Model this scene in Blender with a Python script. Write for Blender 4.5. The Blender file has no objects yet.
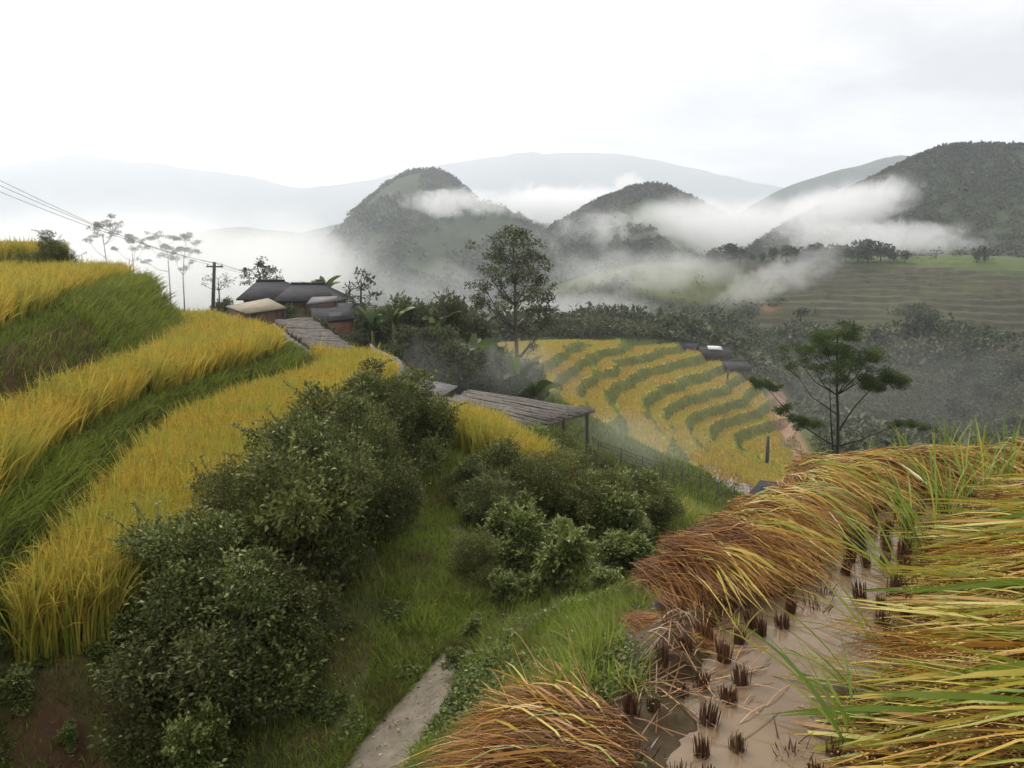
import bpy, math, random
import numpy as np
from mathutils import Vector, Matrix, Euler

rng = np.random.default_rng(7)
random.seed(7)
SC = bpy.context.scene
COL = SC.collection
PI = math.pi

# ------------------------------------------------------------------ camera model (camera at the origin, looking along +Y)
FPX = 800.0
PITCH = math.radians(8.7)
CT, ST = math.cos(PITCH), math.sin(PITCH)


def ray(px, py):
    """direction through a point of the photograph, scaled so that its y is 1"""
    u = (px - 512.0) / FPX
    v = (384.0 - py) / FPX
    d = CT + v * ST
    return u / d, (v * CT - ST) / d


def at(px, py, Y):
    x, z = ray(px, py)
    return np.array([x * Y, Y, z * Y])


def on_plane(px, py, z0):
    x, z = ray(px, py)
    Y = z0 / z
    return np.array([x * Y, Y, z0])


cam_d = bpy.data.cameras.new("camera")
cam_d.sensor_width = 36.0
cam_d.lens = FPX * 36.0 / 1024.0
cam_d.clip_start = 0.05
cam_d.clip_end = 20000.0
cam = bpy.data.objects.new("camera", cam_d)
cam.location = (0, 0, 0)
cam.rotation_euler = (PI / 2 - PITCH, 0, 0)
COL.objects.link(cam)
SC.camera = cam

# ------------------------------------------------------------------ numpy noise


def _h3(ix, iy, iz, seed):
    n = (ix.astype(np.int64) * 374761393 + iy.astype(np.int64) * 668265263 + iz.astype(np.int64) * 2147483647 + seed * 144665) & 0xFFFFFFFF
    n = ((n ^ (n >> 13)) * 1274126177) & 0xFFFFFFFF
    n = ((n ^ (n >> 16)) * 2246822519) & 0xFFFFFFFF
    return ((n ^ (n >> 15)) & 0xFFFF) / 65535.0


def vnoise(x, y, z=None, seed=0):
    if z is None:
        z = np.zeros_like(x)
    ix, iy, iz = np.floor(x), np.floor(y), np.floor(z)
    fx, fy, fz = x - ix, y - iy, z - iz
    fx, fy, fz = fx * fx * (3 - 2 * fx), fy * fy * (3 - 2 * fy), fz * fz * (3 - 2 * fz)
    r = 0
    for dx in (0, 1):
        for dy in (0, 1):
            for dz in (0, 1):
                w = (fx if dx else 1 - fx) * (fy if dy else 1 - fy) * (fz if dz else 1 - fz)
                r = r + w * _h3(ix + dx, iy + dy, iz + dz, seed)
    return r


def fbm(x, y, seed=0, octs=4):
    r, a, s = 0, 0.5, 1.0
    for o in range(octs):
        r = r + a * (vnoise(x * s + 13.7 * o, y * s - 7.3 * o, seed=seed + o) - 0.5)
        a *= 0.5
        s *= 2.03
    return r


def sstep(t):
    t = np.clip(t, 0, 1)
    return t * t * (3 - 2 * t)


# ------------------------------------------------------------------ meshes


def mesh_np(name, verts, quads=None, tris=None, mats=None, attrs=None, smooth=False):
    me = bpy.data.meshes.new(name)
    verts = np.ascontiguousarray(verts, dtype=np.float32)
    nq = 0 if quads is None else len(quads)
    nt = 0 if tris is None else len(tris)
    me.vertices.add(len(verts))
    me.vertices.foreach_set("co", verts.ravel())
    loops, starts = [], []
    if nq:
        loops.append(np.asarray(quads, dtype=np.int32).ravel())
        starts.append(np.arange(nq, dtype=np.int32) * 4)
    if nt:
        loops.append(np.asarray(tris, dtype=np.int32).ravel())
        starts.append(nq * 4 + np.arange(nt, dtype=np.int32) * 3)
    loops = np.concatenate(loops)
    starts = np.concatenate(starts)
    me.loops.add(len(loops))
    me.loops.foreach_set("vertex_index", loops)
    me.polygons.add(len(starts))
    me.polygons.foreach_set("loop_start", starts)
    me.update(calc_edges=True)
    for k, a in (attrs or {}).items():
        a = np.asarray(a, dtype=np.float32)
        if a.ndim == 1:
            t = me.attributes.new(k, "FLOAT", "POINT")
            t.data.foreach_set("value", a)
        else:
            t = me.attributes.new(k, "FLOAT_COLOR", "POINT")
            if a.shape[1] == 3:
                a = np.concatenate([a, np.ones((len(a), 1), np.float32)], 1)
            t.data.foreach_set("color", np.ascontiguousarray(a).ravel())
    for m in (mats or []):
        me.materials.append(m)
    if smooth:
        me.polygons.foreach_set("use_smooth", np.ones(len(me.polygons), dtype=bool))
    me.validate()
    return me


class MB:
    """collects verts, quads, tris, tints for one mesh"""

    def __init__(s):
        s.v, s.q, s.t, s.a, s.n = [], [], [], [], 0

    def add(s, v, q=None, t=None, tint=0.5):
        v = np.asarray(v, dtype=float).reshape(-1, 3)
        if q is not None and len(q):
            s.q.append(np.asarray(q) + s.n)
        if t is not None and len(t):
            s.t.append(np.asarray(t) + s.n)
        tt = np.asarray(tint, dtype=float)
        s.a.append(np.full(len(v), float(tt)) if tt.ndim == 0 else tt)
        s.v.append(v)
        s.n += len(v)
        return s

    def box(s, c, size, rz=0.0, tint=0.5, rx=0.0, ry=0.0):
        c = np.asarray(c, float)
        h = np.asarray(size, float) / 2
        v = np.array([[i, j, k] for i in (-1, 1) for j in (-1, 1) for k in (-1, 1)]) * h
        R = np.array(Euler((rx, ry, rz)).to_matrix())
        v = v @ R.T + c
        q = [[0, 1, 3, 2], [4, 6, 7, 5], [0, 4, 5, 1], [2, 3, 7, 6], [0, 2, 6, 4], [1, 5, 7, 3]]
        return s.add(v, q, tint=tint)

    def tube(s, pts, rad, sides=6, tint=0.5, cap=True):
        pts = np.asarray(pts, float)
        rad = np.full(len(pts), rad) if np.ndim(rad) == 0 else np.asarray(rad, float)
        tg = np.gradient(pts, axis=0)
        tg /= np.linalg.norm(tg, axis=1, keepdims=True) + 1e-9
        ref = np.array([1.0, 0.13, 0.07]) if abs(tg[0][2]) > 0.8 else np.array([0, 0, 1.0])
        a = np.cross(tg, ref)
        a /= np.linalg.norm(a, axis=1, keepdims=True) + 1e-9
        b = np.cross(tg, a)
        ph = np.arange(sides) * 2 * PI / sides
        ring = (np.cos(ph)[None, :, None] * a[:, None, :] + np.sin(ph)[None, :, None] * b[:, None, :]) * rad[:, None, None] + pts[:, None, :]
        n = len(pts)
        q = []
        for i in range(n - 1):
            for j in range(sides):
                q.append([i * sides + j, i * sides + (j + 1) % sides, (i + 1) * sides + (j + 1) % sides, (i + 1) * sides + j])
        v = ring.reshape(-1, 3)
        t = []
        if cap:
            v = np.concatenate([v, pts[:1], pts[-1:]])
            for j in range(sides):
                t.append([n * sides, (j + 1) % sides, j])
                t.append([n * sides + 1, (n - 1) * sides + j, (n - 1) * sides + (j + 1) % sides])
        return s.add(v, q, t, tint)

    def slab(s, corners, thick, tint=0.5):
        """a thick panel whose top is the quad CORNERS (counter-clockwise from above)"""
        c = np.asarray(corners, float)
        n = np.cross(c[1] - c[0], c[3] - c[0])
        n /= np.linalg.norm(n)
        if n[2] < 0:
            n = -n
        v = np.concatenate([c, c - n * thick])
        q = [[0, 1, 2, 3], [7, 6, 5, 4], [0, 4, 5, 1], [1, 5, 6, 2], [2, 6, 7, 3], [3, 7, 4, 0]]
        return s.add(v, q, tint=tint)

    def mesh(s, name, mat, smooth=False):
        v = np.concatenate(s.v)
        q = np.concatenate(s.q) if s.q else None
        t = np.concatenate(s.t) if s.t else None
        return mesh_np(name, v, q, t, [mat] if not isinstance(mat, (list, tuple)) else mat, {"tint": np.concatenate(s.a)}, smooth)


def strips(paths, widths, ref, tint):
    """paths N,S,3; widths N,S; ref N,3 face normals; tint N or N,S -> verts, quads, tints"""
    N, S, _ = paths.shape
    tg = np.gradient(paths, axis=1)
    side = np.cross(tg, ref[:, None, :])
    side /= np.linalg.norm(side, axis=2, keepdims=True) + 1e-9
    a = paths - side * widths[..., None] / 2
    b = paths + side * widths[..., None] / 2
    v = np.stack([a, b], 2).reshape(-1, 3)
    base = (np.arange(N) * S * 2)[:, None, None] + (np.arange(S - 1) * 2)[None, :, None]
    q = (base + np.array([0, 1, 3, 2])[None, None, :]).reshape(-1, 4)
    tint = np.asarray(tint, float)
    tt = np.repeat(tint, S * 2) if tint.ndim == 1 else np.repeat(tint.reshape(-1), 2)
    return v, q, tt


def blades(P, length, width, lean, curl, segs=3, head=None, tint=None, seed=1):
    """grass / rice blades standing at the points P"""
    r = np.random.default_rng(seed)
    N = len(P)
    h = r.uniform(0, 2 * PI, N) if head is None else head
    S = segs + 1
    t = np.linspace(0, 1, S)
    ang = lean[:, None] + curl[:, None] * t[None, :]
    step = (length / segs)[:, None]
    dx = np.concatenate([np.zeros((N, 1)), np.cumsum(np.sin(ang[:, :-1]) * step, 1)], 1)
    dz = np.concatenate([np.zeros((N, 1)), np.cumsum(np.cos(ang[:, :-1]) * step, 1)], 1)
    paths = np.stack([P[:, None, 0] + dx * np.cos(h)[:, None], P[:, None, 1] + dx * np.sin(h)[:, None], P[:, None, 2] + dz], 2)
    prof = np.interp(t, [0, 0.35, 0.75, 1], [0.75, 1, 0.7, 0.08])
    w = width[:, None] * prof[None, :]
    tw = h + r.normal(0, 0.7, N)
    ref = np.stack([np.cos(tw), np.sin(tw), np.full(N, 0.25)], 1)
    if tint is None:
        tint = r.uniform(0, 1, N)
    return strips(paths, w, ref, tint)


def leaves(P, axis, size, aspect, tint, seed=2, fold=0.12):
    """one folded leaf per point, growing from it along AXIS"""
    r = np.random.default_rng(seed)
    N = len(P)
    axis = axis / (np.linalg.norm(axis, axis=1, keepdims=True) + 1e-9)
    rv = r.normal(0, 1, (N, 3)) * 0.55 + np.array([0, 0, 1.0])
    side = np.cross(axis, rv)
    side /= np.linalg.norm(side, axis=1, keepdims=True) + 1e-9
    nrm = np.cross(side, axis)
    s = size[:, None]
    p0 = P
    p1 = P + axis * s * 0.45 + side * s * aspect * 0.5 + nrm * s * fold
    p3 = P + axis * s * 0.45 - side * s * aspect * 0.5 + nrm * s * fold
    p2 = P + axis * s - nrm * s * 0.1
    v = np.stack([p0, p1, p2, p3], 1).reshape(-1, 3)
    q = np.arange(N * 4).reshape(N, 4)
    return v, q, np.repeat(tint, 4)


# ------------------------------------------------------------------ objects and tags


def tag(o, label=None, cat=None, group=None, kind=None):
    if label:
        o["label"] = label
    if cat:
        o["category"] = cat
    if group:
        o["group"] = group
    if kind:
        o["kind"] = kind
    return o


def obj(name, me, parent=None, loc=(0, 0, 0), rz=0.0):
    o = bpy.data.objects.new(name, me)
    COL.objects.link(o)
    o.location = tuple(float(c) for c in loc)
    o.rotation_euler = (0, 0, rz)
    if parent is not None:
        o.parent = parent
    return o


def thing(name, label, cat, loc=(0, 0, 0), rz=0.0, group=None):
    o = obj(name, None, None, loc, rz)
    o.empty_display_size = 0.1
    return tag(o, label, cat, group)


def dup(root, loc, rz=0.0, scale=1.0, label=None, group=None):
    r = root.copy()
    COL.objects.link(r)
    r.location = tuple(float(c) for c in loc)
    r.rotation_euler = (0, 0, rz)
    r.scale = (scale,) * 3 if np.ndim(scale) == 0 else tuple(scale)
    if label:
        r["label"] = label
    if group:
        r["group"] = group
    for ch in list(root.children):
        c = ch.copy()
        COL.objects.link(c)
        c.parent = r
        for g in list(ch.children):
            d = g.copy()
            COL.objects.link(d)
            d.parent = c
    return r


# ------------------------------------------------------------------ materials


def newmat(name):
    m = bpy.data.materials.new(name)
    m.use_nodes = True
    nt = m.node_tree
    for n in list(nt.nodes):
        nt.nodes.remove(n)
    out = nt.nodes.new("ShaderNodeOutputMaterial")
    return m, nt, out


def N(nt, kind, **kw):
    n = nt.nodes.new(kind)
    for k, v in kw.items():
        if hasattr(n, k) and k not in n.inputs:
            setattr(n, k, v)
        else:
            n.inputs[k].default_value = v
    return n


def ramp(nt, src, stops, interp="LINEAR"):
    r = nt.nodes.new("ShaderNodeValToRGB")
    r.color_ramp.interpolation = interp
    e = r.color_ramp.elements
    while len(e) < len(stops):
        e.new(0.5)
    for el, (p, c) in zip(e, stops):
        el.position = p
        el.color = (*c, 1) if len(c) == 3 else c
    nt.links.new(src, r.inputs[0])
    return r


def mixc(nt, a, b, f, mode="MIX"):
    m = nt.nodes.new("ShaderNodeMix")
    m.data_type = "RGBA"
    m.blend_type = mode
    for k, s in ((6, a), (7, b), (0, f)):
        if isinstance(s, (int, float)):
            m.inputs[k].default_value = s
        elif isinstance(s, tuple):
            m.inputs[k].default_value = (*s, 1) if len(s) == 3 else s
        else:
            nt.links.new(s, m.inputs[k])
    return m.outputs[2]


def foliage(name, stops, trans=0.35, rough=0.6, spec=0.25, patch=3.0, patch_amt=0.35, patch_col=None):
    """leaf material: colour by the leaf's own tint, drifting in patches over the plant"""
    m, nt, out = newmat(name)
    at_ = N(nt, "ShaderNodeAttribute", attribute_name="tint")
    geo = nt.nodes.new("ShaderNodeNewGeometry")
    nz = N(nt, "ShaderNodeTexNoise", Scale=1.0 / patch, Detail=3.0)
    nt.links.new(geo.outputs["Position"], nz.inputs["Vector"])
    r = ramp(nt, at_.outputs["Fac"], stops)
    col = r.outputs[0]
    if patch_col is not None:
        f = N(nt, "ShaderNodeMapRange", **{"From Min": 0.42, "From Max": 0.68, "To Min": 0.0, "To Max": patch_amt})
        nt.links.new(nz.outputs[0], f.inputs[0])
        col = mixc(nt, col, patch_col, f.outputs[0])
    p = N(nt, "ShaderNodeBsdfPrincipled", Roughness=rough)
    p.inputs["Specular IOR Level"].default_value = spec
    nt.links.new(col, p.inputs["Base Color"])
    if trans > 0:
        tr = nt.nodes.new("ShaderNodeBsdfTranslucent")
        nt.links.new(col, tr.inputs["Color"])
        mx = N(nt, "ShaderNodeMixShader", Fac=trans)
        nt.links.new(p.outputs[0], mx.inputs[1])
        nt.links.new(tr.outputs[0], mx.inputs[2])
        nt.links.new(mx.outputs[0], out.inputs[0])
    else:
        nt.links.new(p.outputs[0], out.inputs[0])
    return m


def solid(name, c1, c2, scale=4.0, rough=0.8, spec=0.2, bump=0.3, detail=5.0, stretch=(1, 1, 1), wave=None, bdist=0.02):
    """two-tone noisy surface with bump; WAVE adds ridges of that frequency along object x"""
    m, nt, out = newmat(name)
    tc = nt.nodes.new("ShaderNodeTexCoord")
    mp = nt.nodes.new("ShaderNodeMapping")
    mp.inputs["Scale"].default_value = stretch
    nt.links.new(tc.outputs["Object"], mp.inputs[0])
    nz = N(nt, "ShaderNodeTexNoise", Scale=scale, Detail=detail, Roughness=0.65)
    nt.links.new(mp.outputs[0], nz.inputs["Vector"])
    r = ramp(nt, nz.outputs[0], [(0.3, c1), (0.7, c2)])
    p = N(nt, "ShaderNodeBsdfPrincipled", Roughness=rough)
    p.inputs["Specular IOR Level"].default_value = spec
    nt.links.new(r.outputs[0], p.inputs["Base Color"])
    b = N(nt, "ShaderNodeBump", Strength=bump, Distance=bdist)
    nt.links.new(nz.outputs[0], b.inputs["Height"])
    last = b
    if wave:
        w = N(nt, "ShaderNodeTexWave", Scale=wave)
        nt.links.new(tc.outputs["Object"], w.inputs["Vector"])
        b2 = N(nt, "ShaderNodeBump", Strength=0.6, Distance=0.05)
        nt.links.new(w.outputs[0], b2.inputs["Height"])
        nt.links.new(b.outputs[0], b2.inputs["Normal"])
        last = b2
    nt.links.new(last.outputs[0], p.inputs["Normal"])
    nt.links.new(p.outputs[0], out.inputs[0])
    return m


M = {}
M["rice"] = foliage("ripe_rice", [(0, (0.27, 0.17, 0.035)), (0.35, (0.54, 0.37, 0.055)), (0.65, (0.60, 0.45, 0.075)), (0.85, (0.36, 0.35, 0.05)), (1, (0.17, 0.21, 0.03))], trans=0.35, patch=1.6, patch_amt=0.7, patch_col=(0.33, 0.34, 0.06))
M["rice_far"] = foliage("ripe_rice_far", [(0, (0.28, 0.19, 0.06)), (0.4, (0.40, 0.28, 0.075)), (0.75, (0.46, 0.34, 0.09)), (1, (0.27, 0.29, 0.06))], trans=0.35, patch=9, patch_amt=0.8, patch_col=(0.36, 0.36, 0.06))
M["grass"] = foliage("bank_grass", [(0, (0.065, 0.07, 0.016)), (0.4, (0.135, 0.18, 0.026)), (0.8, (0.24, 0.29, 0.04)), (1, (0.36, 0.32, 0.09))], trans=0.35, patch=1.3, patch_amt=0.6, patch_col=(0.10, 0.11, 0.03))
M["bankgrass"] = foliage("terrace_bank_grass", [(0, (0.10, 0.13, 0.03)), (0.5, (0.18, 0.225, 0.05)), (1, (0.27, 0.29, 0.075))], trans=0.3, patch=6, patch_amt=0.5, patch_col=(0.13, 0.16, 0.05))
M["lawn"] = foliage("short_grass", [(0, (0.085, 0.11, 0.018)), (0.5, (0.185, 0.265, 0.036)), (1, (0.31, 0.33, 0.07))], trans=0.3, patch=0.7, patch_amt=0.8, patch_col=(0.125, 0.105, 0.04))
M["brightgrass"] = foliage("fresh_grass", [(0, (0.12, 0.16, 0.03)), (0.5, (0.23, 0.285, 0.05)), (1, (0.40, 0.39, 0.11))], trans=0.4)
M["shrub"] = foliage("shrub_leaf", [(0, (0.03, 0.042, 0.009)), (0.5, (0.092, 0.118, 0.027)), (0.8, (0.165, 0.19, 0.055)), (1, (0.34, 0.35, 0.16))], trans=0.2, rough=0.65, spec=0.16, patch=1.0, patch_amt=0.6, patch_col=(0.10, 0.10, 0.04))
M["shrub_b"] = foliage("olive_shrub_leaf", [(0, (0.035, 0.042, 0.01)), (0.5, (0.11, 0.125, 0.03)), (0.85, (0.19, 0.205, 0.06)), (1, (0.34, 0.34, 0.14))], trans=0.25, rough=0.6, spec=0.16)
M["shrub_light"] = foliage("pale_shrub_leaf", [(0, (0.05, 0.07, 0.015)), (0.5, (0.13, 0.17, 0.036)), (1, (0.32, 0.34, 0.13))], trans=0.3, rough=0.5)
M["tree"] = foliage("tree_leaf", [(0, (0.02, 0.035, 0.015)), (0.6, (0.045, 0.065, 0.025)), (1, (0.09, 0.11, 0.045))], trans=0.2, patch=2, patch_amt=0.3, patch_col=(0.05, 0.05, 0.03))
M["thicket"] = foliage("thicket_leaf", [(0, (0.03, 0.042, 0.018)), (0.5, (0.075, 0.095, 0.035)), (1, (0.17, 0.19, 0.075))], trans=0.25, patch=3, patch_amt=0.5, patch_col=(0.085, 0.08, 0.04))
M["feather"] = foliage("feathery_leaf", [(0, (0.04, 0.065, 0.018)), (0.6, (0.085, 0.125, 0.03)), (1, (0.16, 0.20, 0.05))], trans=0.35)
M["banana"] = foliage("banana_leaf", [(0, (0.04, 0.06, 0.02)), (0.6, (0.075, 0.11, 0.03)), (1, (0.20, 0.24, 0.06))], trans=0.35, rough=0.4)
M["wood_far"] = foliage("distant_tree_leaf", [(0, (0.022, 0.034, 0.014)), (0.6, (0.055, 0.072, 0.026)), (1, (0.13, 0.14, 0.055))], trans=0.15, patch=40, patch_amt=0.6, patch_col=(0.095, 0.105, 0.04))
M["bark"] = solid("bark", (0.05, 0.042, 0.035), (0.12, 0.10, 0.08), 6, 0.9, bump=0.5, stretch=(1, 1, 0.2))
M["dark_bark"] = solid("dark_bark", (0.025, 0.022, 0.02), (0.06, 0.05, 0.042), 6, 0.9, bump=0.5, stretch=(1, 1, 0.2))
M["stem_green"] = solid("green_stem", (0.08, 0.10, 0.03), (0.16, 0.16, 0.06), 6, 0.7)
M["roof_dark"] = solid("dark_roof_sheet", (0.022, 0.022, 0.026), (0.055, 0.052, 0.056), 1.2, 0.85, bump=0.2, wave=5.0)
M["roof_grey"] = solid("grey_roof_sheet", (0.11, 0.105, 0.105), (0.20, 0.19, 0.185), 1.5, 0.8, bump=0.2, wave=4.0)
M["roof_cream"] = solid("cream_roof_sheet", (0.22, 0.185, 0.13), (0.36, 0.31, 0.22), 1.2, 0.8, bump=0.2, wave=4.0)
M["roof_white"] = solid("pale_sheet", (0.45, 0.45, 0.46), (0.62, 0.62, 0.62), 2, 0.7)
M["wall_wood"] = solid("dark_plank_wall", (0.05, 0.035, 0.025), (0.12, 0.08, 0.055), 3, 0.9, stretch=(6, 6, 0.4))
M["wall_red"] = solid("red_earth_wall", (0.10, 0.05, 0.035), (0.19, 0.10, 0.07), 2, 0.95)
M["bamboo"] = solid("weathered_bamboo", (0.10, 0.088, 0.075), (0.22, 0.20, 0.18), 5, 0.75, stretch=(1, 1, 1))
M["post"] = solid("weathered_post", (0.045, 0.038, 0.032), (0.10, 0.085, 0.07), 5, 0.9, stretch=(1, 1, 0.2))
M["concrete_post"] = solid("weathered_concrete_post", (0.05, 0.05, 0.05), (0.10, 0.10, 0.10), 5, 0.9)
M["wire"] = solid("cable", (0.05, 0.05, 0.055), (0.09, 0.09, 0.095), 5, 0.6)
M["net"] = solid("fence_net", (0.035, 0.035, 0.04), (0.07, 0.07, 0.075), 5, 0.8)
M["paper"] = solid("white_scrap", (0.75, 0.76, 0.78), (0.85, 0.86, 0.88), 8, 0.6)
M["straw"] = foliage("cut_straw", [(0, (0.06, 0.026, 0.010)), (0.35, (0.20, 0.085, 0.025)), (0.7, (0.40, 0.20, 0.055)), (1, (0.52, 0.34, 0.12))], trans=0.15, rough=0.6, spec=0.2)
M["cutleaf"] = foliage("cut_rice_leaf", [(0, (0.30, 0.13, 0.03)), (0.3, (0.50, 0.29, 0.04)), (0.52, (0.48, 0.40, 0.065)), (0.75, (0.25, 0.31, 0.04)), (1, (0.12, 0.20, 0.03))], trans=0.3, rough=0.35, spec=0.5)
M["grain"] = foliage("rice_grain", [(0, (0.26, 0.15, 0.05)), (1, (0.52, 0.34, 0.13))], trans=0.05, rough=0.5)
M["stub"] = foliage("wet_stubble", [(0, (0.045, 0.022, 0.014)), (0.6, (0.12, 0.058, 0.03)), (1, (0.24, 0.13, 0.06))], trans=0.05, rough=0.4, spec=0.5)
M["litter"] = foliage("wet_straw_litter", [(0, (0.10, 0.045, 0.02)), (0.6, (0.24, 0.12, 0.05)), (1, (0.42, 0.25, 0.11))], trans=0.05, rough=0.45, spec=0.4)
# ------------------------------------------------------------------ terrain


def dist_poly(x, y, pts, closed=False):
    pts = np.asarray(pts, float)
    if closed:
        pts = np.concatenate([pts, pts[:1]])
    best = np.full(x.shape, 1e18)
    for (ax, ay), (bx, by) in zip(pts[:-1], pts[1:]):
        dx, dy = bx - ax, by - ay
        L = dx * dx + dy * dy + 1e-12
        t = np.clip(((x - ax) * dx + (y - ay) * dy) / L, 0, 1)
        d = (x - ax - t * dx) ** 2 + (y - ay - t * dy) ** 2
        best = np.minimum(best, d)
    return np.sqrt(best)


def in_poly(x, y, pts):
    pts = np.asarray(pts, float)
    r = np.zeros(x.shape, bool)
    n = len(pts)
    for i in range(n):
        ax, ay = pts[i]
        bx, by = pts[(i + 1) % n]
        c = ((ay > y) != (by > y))
        with np.errstate(divide="ignore", invalid="ignore"):
            xi = (bx - ax) * (y - ay) / (by - ay + 1e-15) + ax
        r ^= c & (x < xi)
    return r


def sd_poly(x, y, pts):
    """signed distance: positive inside"""
    d = dist_poly(x, y, pts, True)
    return np.where(in_poly(x, y, pts), d, -d)


# near paddy (the terrace the camera stands on)
PAD_EDGE = [(0.04, 1.2), (0.04, 2.3), (0.44, 3.0), (0.60, 3.4), (0.84, 3.8), (1.25, 4.4), (1.75, 5.15), (2.2, 5.62), (2.8, 5.95), (4.2, 6.1), (9, 5.6)]
PAD = PAD_EDGE + [(9, -1.5), (0.0, -1.5)]
WATER_Z = -1.6
XL = lambda y: np.interp(y, [1.9, 2.26, 2.5, 2.75, 3.1, 3.75, 4.5, 4.9, 5.4], [0.85, 0.93, 1.11, 1.40, 1.56, 1.97, 2.6, 3.15, 3.9])
# left-hand rice terraces, in plan
E2 = [(-4.9, 5.0), (-5.1, 6.6), (-5.2, 7.9), (-5.35, 8.5), (-5.6, 9.6), (-6.2, 11.1), (-6.65, 13.2), (-6.9, 15.6), (-6.75, 19), (-6.35, 22), (-6.9, 25), (-9.5, 29), (-12, 33)]
B3 = [(-4.55, 5.0), (-4.6, 6.6), (-4.68, 7.5), (-5.1, 9.4), (-5.4, 10.4), (-5.65, 11.6), (-6.15, 13.4), (-6.4, 15.4), (-6.2, 18.8), (-5.5, 21.5), (-5.6, 24), (-7, 27)]
T3_OUT = [(-6, 27), (-4.2, 25), (-3.4, 22.5), (-3.55, 20), (-3.7, 16), (-3.75, 12), (-3.5, 10), (-3.35, 8.4), (-3.8, 7.35), (-4.3, 7.0), (-4.8, 6.9)]
B2 = [(-8.2, 5.0), (-7.9, 9), (-7.7, 12), (-7.9, 13.2), (-8.3, 15.1), (-8.5, 17), (-8.7, 19), (-9.8, 23), (-11.1, 27.6), (-13.5, 32)]
E1 = [(-8.6, 5.0), (-8.3, 9.2), (-8.15, 12), (-9.0, 14.5), (-10.0, 17.5), (-11.4, 22), (-12.3, 25.5), (-12.6, 27.5), (-13.4, 29.5), (-15, 32)]
T0 = [(-60, 24), (-24, 26.5), (-18.6, 28.6), (-16.9, 30), (-17.6, 32), (-19.5, 34), (-60, 38)]
BIG = 60.0
P_T3 = [(-40, 5.0)] + [(-4.8, 6.9)] + T3_OUT[::-1][1:] + [(-40, 27)]
P_T2 = E2 + [(-40, 33), (-40, 5)]
P_B2 = B2 + [(-40, 32), (-40, 5)]
P_T1 = E1 + [(-40, 32), (-40, 5)]
P_B3 = B3 + [(-40, 27), (-40, 5)]
STRIP = [(-1.45, 18.0), (-0.65, 15.9), (0.1, 15.0), (0.75, 14.7), (1.05, 15.2), (0.6, 16.8), (-0.3, 18.4), (-1.2, 18.9)]
PATH = [(-1.25, 4.0), (-1.12, 6.1), (-0.95, 6.9), (-0.72, 7.5), (-0.58, 7.95)]
TRAIL = [(-0.5, 8.6), (-0.8, 9.8), (-1.35, 11.5), (-1.3, 13), (-1.1, 15), (-1.1, 17.2), (-1.6, 19)]

# far yellow terraces: traced curves of each bank, top edge on the level above, foot on the level below
C5 = lambda pts: [(540 + x / 3.657, 300 + y / 3.657) for x, y in pts]
BANKS = [
    (C5([(140, 158), (100, 190), (40, 215), (-10, 240)]), C5([(160, 188), (110, 220), (60, 250), (0, 285)])),
    (C5([(310, 150), (290, 175), (220, 215), (140, 240), (90, 265), (55, 300), (42, 340)]), C5([(325, 172), (270, 210), (180, 240), (120, 270), (78, 310), (68, 355)])),
    (C5([(430, 185), (390, 205), (290, 235), (200, 265), (150, 300), (130, 340), (135, 390)]), C5([(428, 210), (350, 235), (270, 255), (190, 290), (160, 330), (158, 385)])),
    (C5([(465, 235), (430, 240), (350, 270), (270, 300), (240, 330), (240, 370), (275, 415)]), C5([(475, 260), (410, 280), (330, 310), (285, 345), (270, 385), (295, 425)])),
    (C5([(655, 245), (600, 270), (520, 300), (440, 325), (395, 350), (375, 385), (385, 420), (420, 460), (480, 500)]), C5([(665, 275), (590, 305), (520, 330), (450, 355), (415, 385), (407, 415), (435, 450), (505, 500)])),
    (C5([(690, 310), (640, 325), (560, 350), (480, 375), (445, 400), (440, 430), (455, 465), (510, 505), (600, 545)]), C5([(690, 335), (620, 365), (550, 385), (490, 415), (472, 445), (490, 480), (545, 515), (630, 548)])),
    (C5([(750, 360), (680, 385), (600, 400), (545, 425), (525, 455), (540, 490), (590, 525), (680, 560)]), C5([(755, 385), (680, 415), (610, 435), (558, 470), (568, 500), (620, 530), (700, 558)])),
    (C5([(800, 405), (740, 420), (660, 440), (620, 470), (610, 500), (640, 530), (720, 562)]), C5([(800, 430), (730, 450), (670, 470), (637, 505), (665, 530), (740, 562)])),
    (C5([(820, 455), (760, 470), (712, 500), (705, 530), (730, 552), (780, 575)]), C5([(825, 480), (770, 497), (728, 525), (745, 550), (800, 575)])),
]
BZ0 = -9.0
BANK_FR = 0.27
bx, bl = [], []
for k, (top, foot) in enumerate(BANKS):
    for p in top:
        bx.append(on_plane(*p, BZ0 - k)[:2]); bl.append(k)
    for p in foot:
        bx.append(on_plane(*p, BZ0 - k - 1)[:2]); bl.append(k + BANK_FR)
BOWL_OUT = [(500, 380, -9.6), (545, 412, -11.2), (570, 424, -12.0), (600, 436, -12.4), (640, 452, -12.8), (690, 471, -13.0), (740, 485, -13.3), (785, 494, -14), (801, 470, -17.8),
            (795, 450, -18), (781, 420, -17), (765, 390, -15.5), (745, 370, -14), (715, 354, -12.5), (690, 346, -11.5), (650, 340, -10.2), (600, 339, -9.8), (540, 340, -9.3), (470, 346, -9.2)]
BOWL3 = np.array([on_plane(*p) for p in BOWL_OUT])
for p, q in zip(BOWL3, BOWL_OUT):
    bx.append(p[:2]); bl.append(BZ0 - q[2])
bx, bl = np.array(bx), np.array(bl)


NEARB = [on_plane(*q)[:2] for q in [(520, 400, -11.0), (556, 406, -11.6), (585, 417, -12.2), (618, 432, -12.8), (655, 445, -13.2), (695, 455, -13.8), (725, 463, -14.5), (760, 477, -15.5), (800, 486, -16.5), (800, 500, -14), (740, 490, -13.3), (690, 476, -13), (640, 457, -12.8), (600, 441, -12.4), (540, 418, -11.2)]]


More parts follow.
